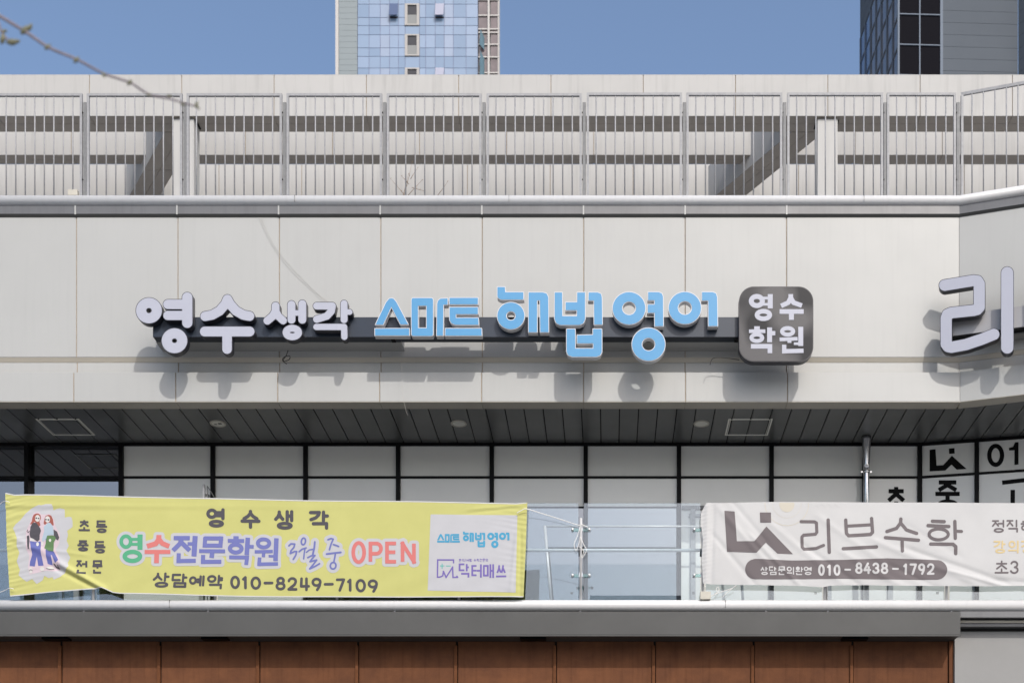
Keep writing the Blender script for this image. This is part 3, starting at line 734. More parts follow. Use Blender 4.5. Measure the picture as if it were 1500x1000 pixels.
white_letters = [
 crop1([S(ell(159, 228, 48, 47), 31), S([(393, 148), (393, 303)], 31), S([(275, 190), (393, 190)], 29), S([(275, 258), (393, 258)], 28), S(ell(315, 412, 47, 45), 31)]),
 crop1([S([(638, 160), (625, 190), (590, 230), (545, 255), (502, 263)], 29), S([(638, 160), (655, 190), (690, 230), (735, 255), (773, 262)], 29), S([(500, 356), (773, 356)], 30), S([(636, 356), (636, 463)], 29)]),
 crop1([S([(932, 200), (932, 232), (915, 262), (882, 290)], 24), S([(932, 232), (948, 262), (978, 289)], 23), S([(1029, 192), (1029, 284)], 24), S([(1095, 188), (1095, 284)], 24), S([(1029, 243), (1095, 243)], 17), S(ell(1034, 362, 38, 26), 21)]),
 crop1([S([(1183, 200), (1278, 200), (1272, 232), (1245, 262), (1183, 281)], 22), S([(1350, 186), (1350, 284)], 21), S([(1350, 237), (1384, 237)], 17), S([(1181, 328), (1350, 328), (1352, 388)], 19)])]
for k, it in enumerate(white_letters):
    b_ = solid('letter', it, fm(DS), (0, .105, 0), M_ldark, sg, .75, label='thick rounded white letter with black sides')
    solid('letter_face', it, fm(DS-.004), (0, .0035, 0), M_lface, b_, -.05)
    x0_, y0_, x1_, y1_ = shape_bbox(it); 
blue_letters = [
 crop2([Pg([(83, 314), (148, 178), (165, 156), (180, 152), (195, 156), (212, 178), (283, 312), (236, 312), (180, 205), (130, 314)]), Pg([(80, 338), (289, 337), (290, 380), (80, 380)])]),
 crop2([Pg([(315, 163), (423, 163), (423, 371), (315, 371)], 12), H([(343, 199), (395, 199), (395, 335), (343, 335)]), Pg([(457, 381), (460, 185), (466, 166), (480, 155), (524, 153), (524, 191), (498, 193), (496, 381)])]),
 crop2([Pg([(535, 150), (709, 150), (709, 190), (535, 190)]), Pg([(535, 208), (709, 208), (709, 250), (574, 250), (574, 272), (711, 272), (713, 315), (572, 315), (548, 305), (536, 285)]), Pg([(510, 337), (731, 337), (732, 381), (508, 381)])]),
 crop2([Pg([(827, 84), (874, 84), (875, 116), (986, 116), (987, 161), (850, 161), (832, 152), (827, 138)]), S(ell(910, 260, 56, 55), 27), Pg([(1018, 360), (1018, 117), (1105, 117), (1128, 124), (1138, 145), (1140, 360), (1089, 360), (1087, 166), (1070, 166), (1070, 360)])]),
 crop2([Pg([(1177, 117), (1223, 117), (1224, 262), (1313, 262), (1313, 226), (1244, 226), (1244, 177), (1314, 177), (1314, 117), (1363, 117), (1363, 280), (1352, 305), (1328, 316), (1210, 316), (1187, 304), (1177, 280)]),
        Pg([(1384, 117), (1440, 117), (1460, 126), (1466, 148), (1468, 313), (1418, 313), (1417, 167), (1384, 166)]),
        Pg([(1250, 340), (1302, 340), (1303, 459), (1413, 459), (1413, 428), (1314, 428), (1314, 378), (1411, 376), (1411, 340), (1465, 340), (1465, 480), (1454, 501), (1432, 510), (1285, 510), (1260, 500), (1250, 478)])]),
 crop3([S(ell(256, 214, 71, 70), 29), Pg([(372, 115), (438, 115), (457, 124), (464, 145), (465, 323), (413, 323), (412, 242), (370, 242), (370, 191), (412, 191), (412, 165), (372, 165)]), S(ell(375, 434, 71, 70), 30)]),
 crop3([S(ell(597, 212, 71, 70), 28), Pg([(701, 115), (768, 115), (787, 124), (794, 145), (797, 323), (741, 323), (740, 167), (701, 167)])])]
for it in blue_letters:
    b_ = solid('letter', it, fm(DS), (0, .10, 0), M_lwhite, sg, .75, label='blue faced letter with white sides')
    solid('letter_face', it, fm(DS-.004), (0, .0035, 0), M_blue, b_, -.15)
# square box sign
M_boxface = mat('dark_face_painted_reflections', (.007, .008, .011), .35, .1, 0, 2.3, col2=(.075, .074, .077), det=.5, spec=.25)  # mottled tones paint soft reflections into the glossy face colour
for n_ in M_boxface.node_tree.nodes:
    if n_.type == 'MAP_RANGE' and n_.inputs[1].default_value > .2: n_.inputs[1].default_value = .40; n_.inputs[2].default_value = .62
bs = thing('box_sign', 'square dark metal box sign with rounded corners and four white letters', 'sign', (X(1137, 19), -.5, Z(475, 19)))
rr_ = [Pg([(1104.5, 441.5), (1169.5, 441.5), (1169.5, 507.5), (1104.5, 507.5)], 22)]
bb = solid('box_body', rr_, fm(DS), (0, .12, 0), M_ldark, bs, 0)
solid('box_face', rr_, fm(DS-.003), (0, .0025, 0), M_boxface, bs, -1.0)
sq = [
 crop3([S(ell(1036, 170, 34, 28), 15), S([(1118, 128), (1118, 215)], 15, True), S([(1070, 152), (1118, 152)], 8, True), S([(1070, 190), (1118, 190)], 8, True), S(ell(1076, 255, 39, 23), 14)]),
 crop3([S([(1243, 128), (1243, 150), (1228, 180), (1184, 200)], 14, True), S([(1243, 150), (1260, 180), (1311, 198)], 14, True), S([(1175, 234), (1322, 234)], 14, True), S([(1247, 234), (1247, 285)], 15, True)]),
 crop3([S([(1020, 334), (1054, 334)], 10, True), S([(988, 354), (1088, 354)], 11, True), S(ell(1036, 394, 33, 20), 12), S([(1114, 331), (1114, 421)], 15, True), S([(1114, 366), (1149, 366)], 13, True), S([(1000, 446), (1116, 446), (1116, 488)], 14, True)]),
 crop3([S(ell(1224, 355, 34, 20), 12), S([(1175, 404), (1285, 400)], 11, True), S([(1235, 404), (1235, 425)], 12, True), S([(1262, 430), (1303, 430)], 8, True), S([(1304, 327), (1304, 444)], 15, True), S([(1203, 436), (1203, 476), (1321, 473)], 13, True)])]
for it in sq: solid('letter', it, fm(DS-.006), (0, .0028, 0), M_lface, bs, 0, res=.3)

# sign on the bend: plane parallel to the angled wall
def plane_pt(px, py, p):
    """ray through (px,py) onto the angled facade plane at outward offset p"""
    dx, dz = (px-CX)/F, (CY-py)/F; xc = XC+p*(cT-1)/sT
    # points on plane: (x, y) with (x-xc)*sT + (y+p)*cT = 0
    t = (xc*sT+(19.5-p)*cT)/(dx*sT+cT)
    return Vector((dx*t, -19.5+t, 1.6+dz*t))
e2 = .46
rs = thing('bend_sign', 'raised white rounded Korean letters on a grey bar at the bend of the facade', 'sign', plane_pt(1440, 470, .3))
gp = lambda p: (lambda px, py: plane_pt(px, py, p))
def c4(it): return tr(it, 4.0, 1200, 370)
let = [c4([S([(735, 191), (905, 163), (928, 166), (938, 182), (938, 318), (925, 333), (905, 338), (775, 352), (752, 362), (744, 385), (744, 535), (755, 550), (775, 554), (860, 538), (950, 508), (1023, 478)], 33), S([(1102, 119), (1102, 555)], 36)]),
       c4([S([(1285, 96), (1285, 330), (1300, 350), (1320, 352), (1520, 330), (1535, 320), (1535, 60)], 33), S([(1285, 210), (1535, 185)], 30), S([(1240, 500), (1590, 460)], 33)])]
nv = Vector((sT, cT, 0))
for it in let:
    b_ = solid('letter', it, gp(e2), nv*.11, M_ldark, rs, .7, res=.5); solid('letter_face', it, gp(e2+.004), nv*.0035, M_lface, b_, -.1, res=.5)
M_gbar = mat('grey_sign_bar', (.30, .30, .31), .4, .2)
def apr(name, px0, px1, p0, p1, zt, zb, m_, par):
    A = plane_pt(px0, 450, p0); Bq = plane_pt(px1, 450, p0); o = nv*(p0-p1)
    return prism(name, [(A.x, A.y), (Bq.x, Bq.y), (Bq.x+o.x, Bq.y+o.y), (A.x+o.x, A.y+o.y)], zb, zt, m_, par)
zt_, zb_ = plane_pt(1490, 449, .29).z, plane_pt(1490, 479.5, .29).z
apr('bar', 1394, 1700, .29, .17, zt_, zb_, M_gbar, rs)
apr('bar_underside', 1395, 1698, .285, .17, zb_-.002, zb_-.025, M_black, rs)
apr('mounting_box', 1425, 1690, .165, .004, zt_-.03, zb_-.05, M_wall, rs)

# ------------------------------------------------------------------ loose wires on the wall
def wire(label, pts, r, m_, cat='wire', name='wire'):
    o = tubeobj(name, spline(pts, 6), r, m_, None, 6); tag(o, label, cat); return o
wire('thin grey wire hanging across the wall above the white letters', [W(379, 318, 19.488), W(398, 358, 19.488), W(425, 394, 19.488), W(460, 428, 19.488), W(500, 455, 19.4), W(522, 468, 19.3)], .0014, M_greywire)
wire('second thin grey wire beside the first above the white letters', [W(382, 318, 19.488), W(402, 360, 19.488), W(434, 399, 19.488), W(470, 434, 19.488), W(505, 457, 19.4), W(525, 464, 19.3)], .0013, M_greywire)
wire('thin pale wire hanging below the dark sign bar past the soffit edge', [W(588, 499, 19.15), W(588.5, 530, 19.2), W(589, 565, 19.2), W(592, 590, 19.2), W(597, 608, 19.2)], .0016, M_greywire)
wire('black curled cable end hanging under the white letters', [W(422, 513, 19.2), W(419, 521, 19.22), W(415, 527, 19.24), W(417, 529, 19.25), W(424, 526, 19.24), W(424, 521, 19.23), W(416, 523, 19.23), W(414, 528, 19.24), W(420, 533, 19.25)], .006, M_cable, 'cable', 'cable')
wire('black cable hooked out left of the square box sign', [W(1083, 527, 19.2), W(1070, 525, 19.2), W(1055, 523.5, 19.2), W(1044, 525, 19.2), W(1040, 534, 19.2)], .0055, M_cable, 'cable', 'cable')

# ------------------------------------------------------------------ banners
def cr(px, py, a, b, w, fall=12.):
    """crease: gaussian ridge along segment a-b (pixels), width w"""
    ax, ay = a; bx, by = b; dx, dy = bx-ax, by-ay; l = math.hypot(dx, dy); ux, uy = dx/l, dy/l
    t = (px-ax)*ux+(py-ay)*uy; d = -(px-ax)*uy+(py-ay)*ux
    e_ = max(0, -t, t-l); return math.exp(-(d/w)**2-(e_/fall)**2)
def f1(px, py):
    f = .018*math.sin(px/95.0+.5)+.010*math.sin(px/41.0+py/60.0)
    l = math.exp(-max(px-8, 0)/26.0); r = math.exp(-max(770-px, 0)/22.0)
    f += .0034*l*math.sin(py*.8+.2*px+2*math.sin(py/9.))+.0024*r*math.sin(py*.7-.15*px+2*math.sin(py/11.))+.0022*math.exp(-max(px-8,0)/60)*math.sin(py*.33+.12*px+1.5*math.sin(py/17.))
    f += .010*math.exp(-((py-741)/3.5)**2)*math.exp(-px/190)-.006*math.exp(-((py-748)/4)**2)*math.exp(-px/190)
    f += .034*cr(px, py, (92, 828), (150, 861), 4.2, 8)-.022*cr(px, py, (85, 834), (150, 866), 3.6, 9)+.014*cr(px, py, (25, 790), (85, 820), 5)
    f += .006*cr(px, py, (20, 800), (120, 812), 3)+.005*cr(px, py, (700, 745), (770, 740), 2.5)-.005*cr(px, py, (690, 751), (770, 742), 2.5)
    f += .006*cr(px, py, (756, 790), (748, 860), 3)-.010*cr(px, py, (763, 790), (762, 872), 2.5)
    f += .004*math.sin(px/13.+py/9.)*math.exp(-((py-858)/16)**2)
    return f
def b1(px, py, lift=0.): v = W(px, py, 19.33); v.y -= f1(px, py)+lift; return v
bt1 = lambda x: 723.6+(x-8)*.0176
def outline1():
    P_ = [(8, 721.5), (22, 724.5)]+[(x, bt1(x)) for x in range(40, 760, 40)]+[(756, 737), (772.5, 735.5), (770.5, 800), (767, 874.5), (700, 874.4), (560, 874.6), (400, 873.4), (300, 872), (200, 869.5), (176, 869.3), (166, 868), (157, 864), (150, 861.2), (120, 863.5), (70, 868), (32, 872), (15.5, 873.5), (11, 800)]
    return P_
M_yel = mat('yellow_banner_cloth', (.43, .425, .145), .8, 0, .03, 3, .0005, 260)
M_bwhite = mat('banner_print_white', (.40, .405, .425), .7, 0, .02, 5)
M_ink = mat('banner_print_charcoal', (.055, .052, .062), .8); M_green = mat('banner_print_green', (.06, .30, .16), .7)
M_coral = mat('banner_print_coral', (.50, .14, .13), .7); M_viol = mat('banner_print_violet', (.115, .13, .34), .7)
M_cyan = mat('banner_print_cyan', (.04, .26, .42), .7); M_purp = mat('banner_print_purple', (.135, .10, .32), .7); M_teal = mat('banner_print_teal', (.07, .36, .32), .7)
M_hem = mat('banner_hem_white', (.50, .50, .49), .7)
bn = thing('yellow_banner', 'long yellow academy banner tied along the glass balustrade', 'banner', W(390, 875, 19.33))
cl = decal('cloth', [Pg(outline1())], b1, 0, M_yel, bn, 0, res=1.0)
o1 = outline1()
hem = [S([(8.6, 722.5), (22, 725.3)]+[(x, bt1(x)+.8) for x in range(40, 760, 40)]+[(756, 737.8), (771, 736.6)], .75, False), S([(766, 873.8), (700, 873.6), (560, 873.8), (400, 872.6), (300, 871.2), (200, 868.8), (176, 868.5), (166, 867.2), (157, 863.2), (150, 860.5), (120, 862.8), (70, 867.3), (32, 871.3), (16, 872.7)], .7, False)]
decal('hem', hem, b1, .002, M_hem, bn, 0, res=.6)
decal('white_panel', [Pg([(631, 753.5), (758, 754.5), (755.5, 868), (626.5, 864.5)])], b1, .002, M_bwhite, bn, 0, res=1.0)
blob = tr([Pg([(125, 335), (150, 300), (185, 270), (240, 205), (290, 160), (330, 140), (365, 125), (385, 130), (430, 118), (480, 118), (492, 140), (495, 175), (530, 160), (560, 155), (598, 165), (600, 205), (600, 240), (640, 232), (660, 238), (670, 270), (670, 325), (620, 360), (628, 400), (615, 450), (635, 495), (613, 540), (648, 605), (625, 650), (635, 685), (590, 745), (555, 780), (495, 805), (485, 780), (450, 792), (410, 770), (395, 810), (340, 845), (300, 800), (250, 825), (215, 800), (175, 765), (190, 720), (160, 640), (185, 560), (160, 500), (165, 430)])], 6.25, 0, 720)
decal('brush_patch', blob, b1, .002, M_bwhite, bn, 0, res=.8)
M_hair = mat('print_hair_auburn', (.26, .07, .05), .7); M_skin = mat('print_pale_skin', (.52, .51, .49), .7); M_jean = mat('print_jeans_blue', (.085, .10, .30), .7)
M_swt = mat('print_sweater_blue', (.32, .40, .47), .7); M_grn = mat('print_jacket_green', (.08, .16, .06), .7); M_pink = mat('print_pink_glow', (.49, .40, .44), .7)
def c5(it): return tr(it, 8.33, 20, 730)
fig = [
 ('pink_glow', M_pink, [Pg([(250, 180), (310, 165), (350, 200), (385, 200), (450, 190), (500, 250), (520, 340), (575, 450), (560, 560), (520, 620), (580, 780), (575, 870), (480, 890), (400, 880), (330, 900), (200, 930), (185, 840), (200, 700), (165, 620), (160, 400), (200, 320)])], .0028),
 ('hair', M_hair, [Pg([(290, 185), (255, 200), (240, 235), (232, 280), (208, 322), (235, 318), (262, 290), (285, 298), (318, 348), (338, 330), (325, 285), (345, 250), (338, 208), (315, 188)]), Pg([(440, 203), (402, 215), (388, 250), (375, 310), (392, 328), (415, 305), (450, 300), (485, 335), (500, 330), (490, 260), (470, 215)])], .0036),
 ('face', M_skin, [Pg(ell(302, 247, 30, 41)), Pg(ell(424, 259, 30, 39)), Pg(ell(303, 560, 17, 25)), Pg(ell(360, 552, 14, 22)), Pg([(214, 486), (262, 498), (267, 528), (212, 520)])], .0044),
 ('glasses', M_ink, [Pg(ell(288, 244, 11, 10)), Pg(ell(316, 248, 10, 10))], .0052),
 ('glasses', M_ink, [Pg(ell(405, 262, 10, 9)), Pg(ell(436, 265, 12, 10))], .0052),
 ('backpack', M_ink, [Pg([(497, 380), (540, 408), (566, 480), (550, 515), (512, 490), (500, 450)])], .0052),
 ('bag', M_ink, [Pg([(172, 462), (200, 452), (206, 520), (203, 620), (187, 622), (176, 540)]), S([(183, 385), (172, 405), (190, 420), (202, 400)], 4, False)], .0052),
 ('shirt', M_ink, [Pg([(245, 300), (285, 298), (312, 335), (335, 365), (345, 400), (328, 450), (327, 505), (300, 530), (258, 500), (215, 480), (205, 440), (215, 350)])], .0052),
 ('jeans', M_jean, [Pg([(208, 522), (270, 532), (341, 528), (346, 680), (374, 820), (310, 826), (291, 712), (268, 832), (204, 826), (210, 770), (236, 690), (224, 600)]), Pg([(400, 500), (412, 480), (410, 620), (500, 650), (557, 755), (515, 790), (480, 700), (466, 690), (483, 800), (480, 816), (424, 800), (404, 700)])], .0036),
 ('sweater', M_swt, [Pg([(400, 332), (430, 300), (460, 304), (492, 350), (500, 450), (440, 450), (410, 490), (375, 530), (354, 518), (365, 465), (385, 400), (378, 345)])], .0060),
 ('jacket', M_grn, [Pg([(420, 456), (500, 455), (528, 490), (500, 540), (497, 650), (440, 645), (385, 610), (400, 560), (410, 490)])], .0068),
 ('shoes', M_skin, [Pg(ell(220, 880, 19, 38)), Pg(ell(357, 862, 26, 26)), Pg(ell(452, 850, 48, 19)), Pg(ell(455, 515, 14, 19))], .0076),
 ('shoe_straps', M_ink, [S([(500, 800), (530, 840), (565, 858)], 7), S([(545, 815), (555, 845)], 4), S([(200, 885), (222, 870), (240, 885)], 3), S([(405, 852), (450, 866), (495, 862)], 3)], .0084)]
for nm, m_, it, lf in fig: decal(nm, c5(it), b1, lf, m_, bn, 0, res=.4)
def text(nm, items, m_, par, mp, lift=.0045, off=0., res=.5): return decal(nm, items, mp, lift, m_, par, off, res)
# small words at the left
for ch, bx in (('초', (114.5, 760.5, 133.8, 778.5)), ('등', (139.8, 762, 158.8, 780.5)), ('중', (112.5, 791, 131.8, 807.5)), ('등', (137.3, 792, 156.3, 810.3)), ('전', (111.3, 819.8, 129, 840.5)), ('문', (134.3, 820, 152, 839.8))):
    text('letter', syl(ch, *bx, 1.5, True), M_ink, bn, b1, .0035, res=.35)
big = [('영', (175.6, 781.5, 210.8, 824.5), M_green), ('수', (212, 783, 249.8, 824.8), M_coral), ('전', (253, 784, 290, 824.5), M_viol), ('문', (292, 785, 329.6, 826), M_viol), ('학', (333.6, 784.5, 371, 827), M_viol), ('원', (372.6, 786, 407.3, 827.5), M_viol)]
G_ = []
hwb = 3.3
CUST = {
 '영': [S(ell(143, 132, 40, 46), 14), S([(262, 73), (262, 200)], 20, True), S([(180, 113), (262, 113)], 11, True), S([(180, 155), (262, 155)], 11, True), S(ell(198, 257, 65, 38), 17)],
 '수': [S([(422, 78), (420, 115), (395, 150), (322, 172)], 20, True), S([(425, 115), (450, 148), (508, 172)], 19, True), S([(302, 220), (518, 220)], 16, True), S([(404, 220), (402, 314)], 19, True)],
 '전': [S([(548, 103), (682, 103)], 17, True), S([(615, 103), (600, 150), (542, 208)], 18, True), S([(612, 140), (682, 208)], 18, True), S([(728, 86), (718, 256)], 20, True), S([(665, 152), (720, 152)], 14, True), S([(590, 232), (588, 297), (732, 294)], 16, True)],
 '문': [S([(812, 104), (946, 104), (940, 165), (808, 165), (812, 104)], 16, True), S([(762, 212), (978, 212)], 15, True), S([(872, 212), (866, 268)], 18, True), S([(795, 245), (793, 303), (946, 300)], 16, True)],
 '학': [S([(1050, 97), (1092, 97)], 12, True), S([(1003, 124), (1138, 124)], 15, True), S(ell(1068, 188, 49, 33), 16), S([(1170, 97), (1160, 240)], 18, True), S([(1165, 170), (1218, 172)], 14, True), S([(1014, 262), (1162, 262), (1155, 324)], 15, True)],
 '원': [S(ell(1302, 142, 48, 34), 15), S([(1228, 214), (1378, 210)], 13, True), S([(1302, 214), (1300, 258)], 13, True), S([(1345, 250), (1400, 250)], 10, True), S([(1410, 100), (1402, 290)], 18, True), S([(1268, 262), (1264, 318), (1422, 315)], 14, True)]}
def cb(it): return tr(it, 5.77, 160, 770)
allg = []
for ch, bx, m_ in big: it = cb(CUST[ch]); allg += it; text('letter', it, m_, bn, b1, .0055, off=.25, res=.45)
text('halo', allg, M_bwhite, bn, b1, .0025, off=4.6, res=.8)
def ch3(it): return tr(it, 6.25, 400, 770)
hand = [ch3([S([(142, 176), (160, 158), (195, 160), (188, 190), (160, 222), (155, 246), (195, 228), (213, 228), (205, 262), (182, 300)], 7)]),
        ch3([S(ell(275, 136, 19, 31, 28, .15), 7), S([(236, 230), (262, 208), (300, 196)], 7), S([(290, 202), (282, 250), (278, 296)], 6), S([(380, 142), (375, 200), (362, 256)], 8), S([(303, 236), (330, 215), (368, 208)], 6), S([(316, 285), (350, 268), (382, 266), (352, 300), (336, 322), (398, 308), (365, 352), (334, 388), (380, 368), (424, 342)], 7)]),
        ch3([S([(502, 122), (530, 112), (550, 118), (530, 165), (515, 215)], 7), S([(552, 168), (575, 175), (600, 186)], 7), S([(490, 254), (560, 246), (620, 240)], 8), S([(570, 258), (562, 300), (556, 330)], 7), S(ell(550, 362, 26, 30, 28, .2), 7)])]
allh = []
for it in hand: allh += it; text('letter', it, M_viol, bn, b1, .0055, off=.15, res=.35)
text('halo', allh, M_bwhite, bn, b1, .0025, off=4.8, res=.8)
opn = [('O', (718, 138, 852, 348)), ('P', (876, 145, 1007, 345)), ('E', (1028, 145, 1145, 345)), ('N', (1170, 146, 1308, 346))]; allo = []
for ch, (a, b, c, d) in opn:
    it = ch3(dig(ch, a, b, c, d, 17, ch != 'O')); allo += it; text('letter', it, M_coral, bn, b1, .0055, res=.45)
text('halo', allo, M_bwhite, bn, b1, .0025, off=4.6, res=.8)
for ch, bx in (('영', (302.2, 743.8, 330, 772.2)), ('수', (352, 745.8, 381.3, 773.5)), ('생', (401, 745.8, 430.2, 774.5)), ('각', (452, 746.5, 482.6, 774.8))):
    text('letter', syl(ch, *bx, 2.5, False), M_ink, bn, b1, .0035, res=.45)
for ch, bx in (('상', (224, 838, 249.5, 860.5)), ('담', (251.5, 839.5, 275.5, 860.5)), ('예', (277, 842, 299.5, 858)), ('약', (302.8, 841, 327, 862.3))):
    text('letter', syl(ch, *bx, 1.75, False, .08), M_ink, bn, b1, .0035, res=.4)
for ch, bx in (('0', (336.8, 842, 351.2, 861.5)), ('1', (353.5, 842.5, 363, 861.8)), ('0', (366.2, 843, 381.8, 862.3)), ('-', (385.3, 849.5, 400, 855.5)), ('8', (403, 843.3, 418, 863.6)), ('2', (420.3, 844, 435.3, 864)), ('4b', (437.6, 844.5, 453.8, 864.8)), ('9', (456, 845, 471, 865)), ('-', (474, 852, 489, 858)), ('7', (492, 846.5, 505.8, 866)), ('1', (508, 847, 517, 866)), ('0', (520.8, 847.5, 536.2, 867)), ('9', (538.7, 848, 553.8, 867.6))):
    text('digit', dig(ch, *bx, 2.0, False), M_ink, bn, b1, .0035, res=.4)
# logos on the white panel
for it in blue_letters:
    q_ = []
    for e in it:
        pts = [(640.5+(x-548)*106/504, 778.5+(y-420)*25/113) for x, y in e[1]]
        q_.append((e[0], pts)+((e[2]*.215, e[3]) if e[0] == 's' else tuple(v*.2 for v in e[2:])))
    text('letter', q_, M_cyan, bn, b1, .0045, off=.2, res=.25)
def c6(it): return tr(it, 7.14, 620, 740)
text('emblem', c6([S([(318, 606), (318, 570), (152, 569), (149, 749), (178, 747), (205, 735), (212, 690), (240, 752), (308, 645), (312, 753), (360, 751), (350, 735)], 7.5, True)]), M_purp, bn, b1, .0045, res=.3)
text('emblem', c6([S([(175, 632), (222, 632)], 4.5, True), S([(198, 606), (198, 664)], 4.5, True), S([(238, 633), (288, 633)], 4.5, True)]), M_teal, bn, b1, .0045, res=.3)
for ch, bx in (('닥', (672, 824.5, 688.9, 847)), ('터', (690.6, 825, 706, 847.3)), ('매', (707.6, 825, 724, 847.8)), ('쓰', (725.4, 826.5, 743.2, 846.4))):
    text('letter', syl(ch, *bx, 1.35, True), M_purp, bn, b1, .0045, res=.3)
x_ = 672
for ch in '분석/처방 수학전문의':
    if ch == ' ': x_ += 2; continue
    it = [S([(x_+1.6, 818.4), (x_+.4, 822.6)], .3)] if ch == '/' else syl(ch, x_, 818, x_+4.0, 822.8, .33, True)
    text('letter', it, M_purp, bn, b1, .004, res=.2); x_ += 2.4 if ch == '/' else 4.35

# white banner at the right
RB = random.Random(11)
CR2 = []
for (x0_, y0_, x1_, y1_, a_, w_) in ((1060, 752, 1128, 830, .012, 5), (1075, 738, 1120, 790, -.008, 4), (1050, 790, 1110, 860, -.010, 4), (1105, 790, 1165, 850, .014, 4), (1130, 768, 1230, 850, .009, 5), (1180, 800, 1260, 857, -.009, 4), (1205, 760, 1290, 820, .008, 5), (1290, 795, 1420, 850, .012, 5), (1330, 770, 1400, 810, -.006, 5), (1340, 806, 1470, 852, -.014, 4), (1400, 838, 1466, 857, .016, 3), (1470, 850, 1560, 856, -.012, 4), (1240, 812, 1330, 862, .011, 5), (1310, 830, 1390, 868, -.010, 4), (1036, 745, 1034, 850, .016, 4), (1045, 755, 1042, 850, -.010, 3)):
    CR2.append(((x0_, y0_), (x1_, y1_), a_, w_))
def f2(px, py):
    f = .014*math.sin(px/80.+1)+.006*math.sin(px/33.+py/25.)+.0035*math.sin(px/6.5+py/15.)*math.exp(-((py-856)/7)**2)
    f += .002*math.sin(py*1.1+px*.3)*math.exp(-abs(px-1030)/9)
    for a, b, am, w in CR2:
        if abs(px-(a[0]+b[0])/2) < abs(b[0]-a[0])/2+40: f += .7*am*cr(px, py, a, b, w, 14)
    return f
def b2(px, py, lift=0.): v = W(px, py, 19.33); v.y -= f2(px, py)+lift; return v
o2 = [(1034.5, 736.2), (1060, 736.5), (1120, 735.2), (1240, 734.6), (1380, 735.6), (1500, 736.6), (1640, 737.5), (1640, 858), (1560, 858.5), (1500, 857.5), (1440, 858.3), (1340, 857), (1262, 856), (1215, 857.2), (1205, 859.5), (1180, 858), (1120, 856.5), (1060, 856), (1034, 855.2), (1029.5, 854.5), (1028, 820), (1029.5, 790), (1026.5, 765), (1026.5, 752)]
M_wcl = mat('white_banner_cloth', (.45, .452, .45), .65, 0, .02, 3, .0004, 260)
M_taupe = mat('banner_print_taupe', (.11, .093, .098), .7); M_cream = mat('banner_print_cream', (.47, .44, .37), .7); M_crl = mat('banner_print_pale_cream', (.48, .45, .38), .7)
M_gold = mat('banner_print_gold', (.53, .42, .22), .7)
b2n = thing('white_banner', 'white maths academy banner with a grey logo tied along the balustrade at right', 'banner', W(1300, 857, 19.33))
decal('cloth', [Pg(o2)], b2, 0, M_wcl, b2n, 0, res=1.0)
clip2 = lambda PX, PY: poly_sdf(PX, PY, o2)+1.0
decal('disc_print', [Pg(ell(1152.5, 739, 11, 11))], b2, .002, M_cream, b2n, 0, .5, clip2); decal('ring_print', [S(ell(1152.5, 737.5, 32, 32, 60), .45)], b2, .002, M_cream, b2n, 0, .35, clip2)
decal('ring_print', [S(ell(1152.5, 737.5, 21, 21, 48), .2)], b2, .002, M_crl, b2n, 0, .25, clip2)
decal('squiggle_print', [S([(x, 740+2.4*math.sin((x-1196)*.62)) for x in np.arange(1196, 1231, 1.0)], .3)], b2, .002, mat('print_grey_thin', (.45, .45, .45), .7), b2n, 0, .25, clip2)
decal('squiggle_print', [S([(x, 804+3*math.sin((x-1043)*.62)) for x in np.arange(1043, 1062, 1.0)], .3)], b2, .002, mat('print_grey_thin', (.45, .45, .45), .7), b2n, 0, .25, clip2)
def c7(it): return tr(it, 3.125, 1020, 620)
text('emblem', c7([Pg([(128, 400), (175, 403), (185, 540), (265, 540), (320, 472), (443, 597), (372, 595), (318, 545), (275, 592), (140, 588)]), Pg([(290, 408), (341, 408), (342, 455), (292, 455)])]), M_taupe, b2n, b2, .003, res=.6)
def c8(it): return tr(it, 4.412, 1080, 730)
for it in ([S([(412, 148), (498, 148), (512, 155), (515, 215), (505, 228), (430, 234), (418, 246), (420, 312), (432, 325), (510, 320), (558, 300)], 10), S([(588, 136), (595, 345)], 11)],
           [S([(702, 136), (706, 222), (720, 238), (862, 229), (875, 215), (869, 126)], 11), S([(706, 175), (870, 166)], 10), S([(685, 322), (900, 310)], 11)],
           [S([(1058, 130), (1056, 155), (1030, 190), (968, 210)], 11), S([(1056, 155), (1095, 200), (1160, 222)], 11), S([(958, 250), (1172, 266)], 11), S([(1066, 258), (1068, 335)], 11)],
           [S([(1262, 144), (1338, 147)], 11), S([(1234, 172), (1368, 178)], 11), S(ell(1303, 228, 62, 35), 10), S([(1407, 146), (1410, 254)], 11), S([(1410, 208), (1450, 210)], 10), S([(1252, 290), (1395, 292), (1413, 308), (1413, 353)], 11)]):
    text('letter', c8(it), M_taupe, b2n, b2, .003, res=.4)
pill = [(1106, 818.2), (1160, 820.3), (1240, 819.3), (1300, 816.8), (1373, 819.2)]+[(1373+14.6*math.cos(t), 833.6+14.6*math.sin(t)) for t in np.linspace(-1.4, 1.4, 12)]+[(1373, 848.3), (1240, 847), (1160, 848), (1106, 848)]+[(1106-14.6*math.cos(t), 833.2-14.6*math.sin(t)) for t in np.linspace(-1.4, 1.4, 12)]
decal('number_pill', [Pg(pill)], b2, .003, M_taupe, b2n, 0, .7)
for k, ch in enumerate('상담문의환영'): text('letter', syl(ch, 1113.5+12.75*k, 829.2, 1113.5+12.75*k+11.9, 841.8, .8, True), mat('pill_text_white', (.46, .46, .46), .7), b2n, b2, .006, res=.25)
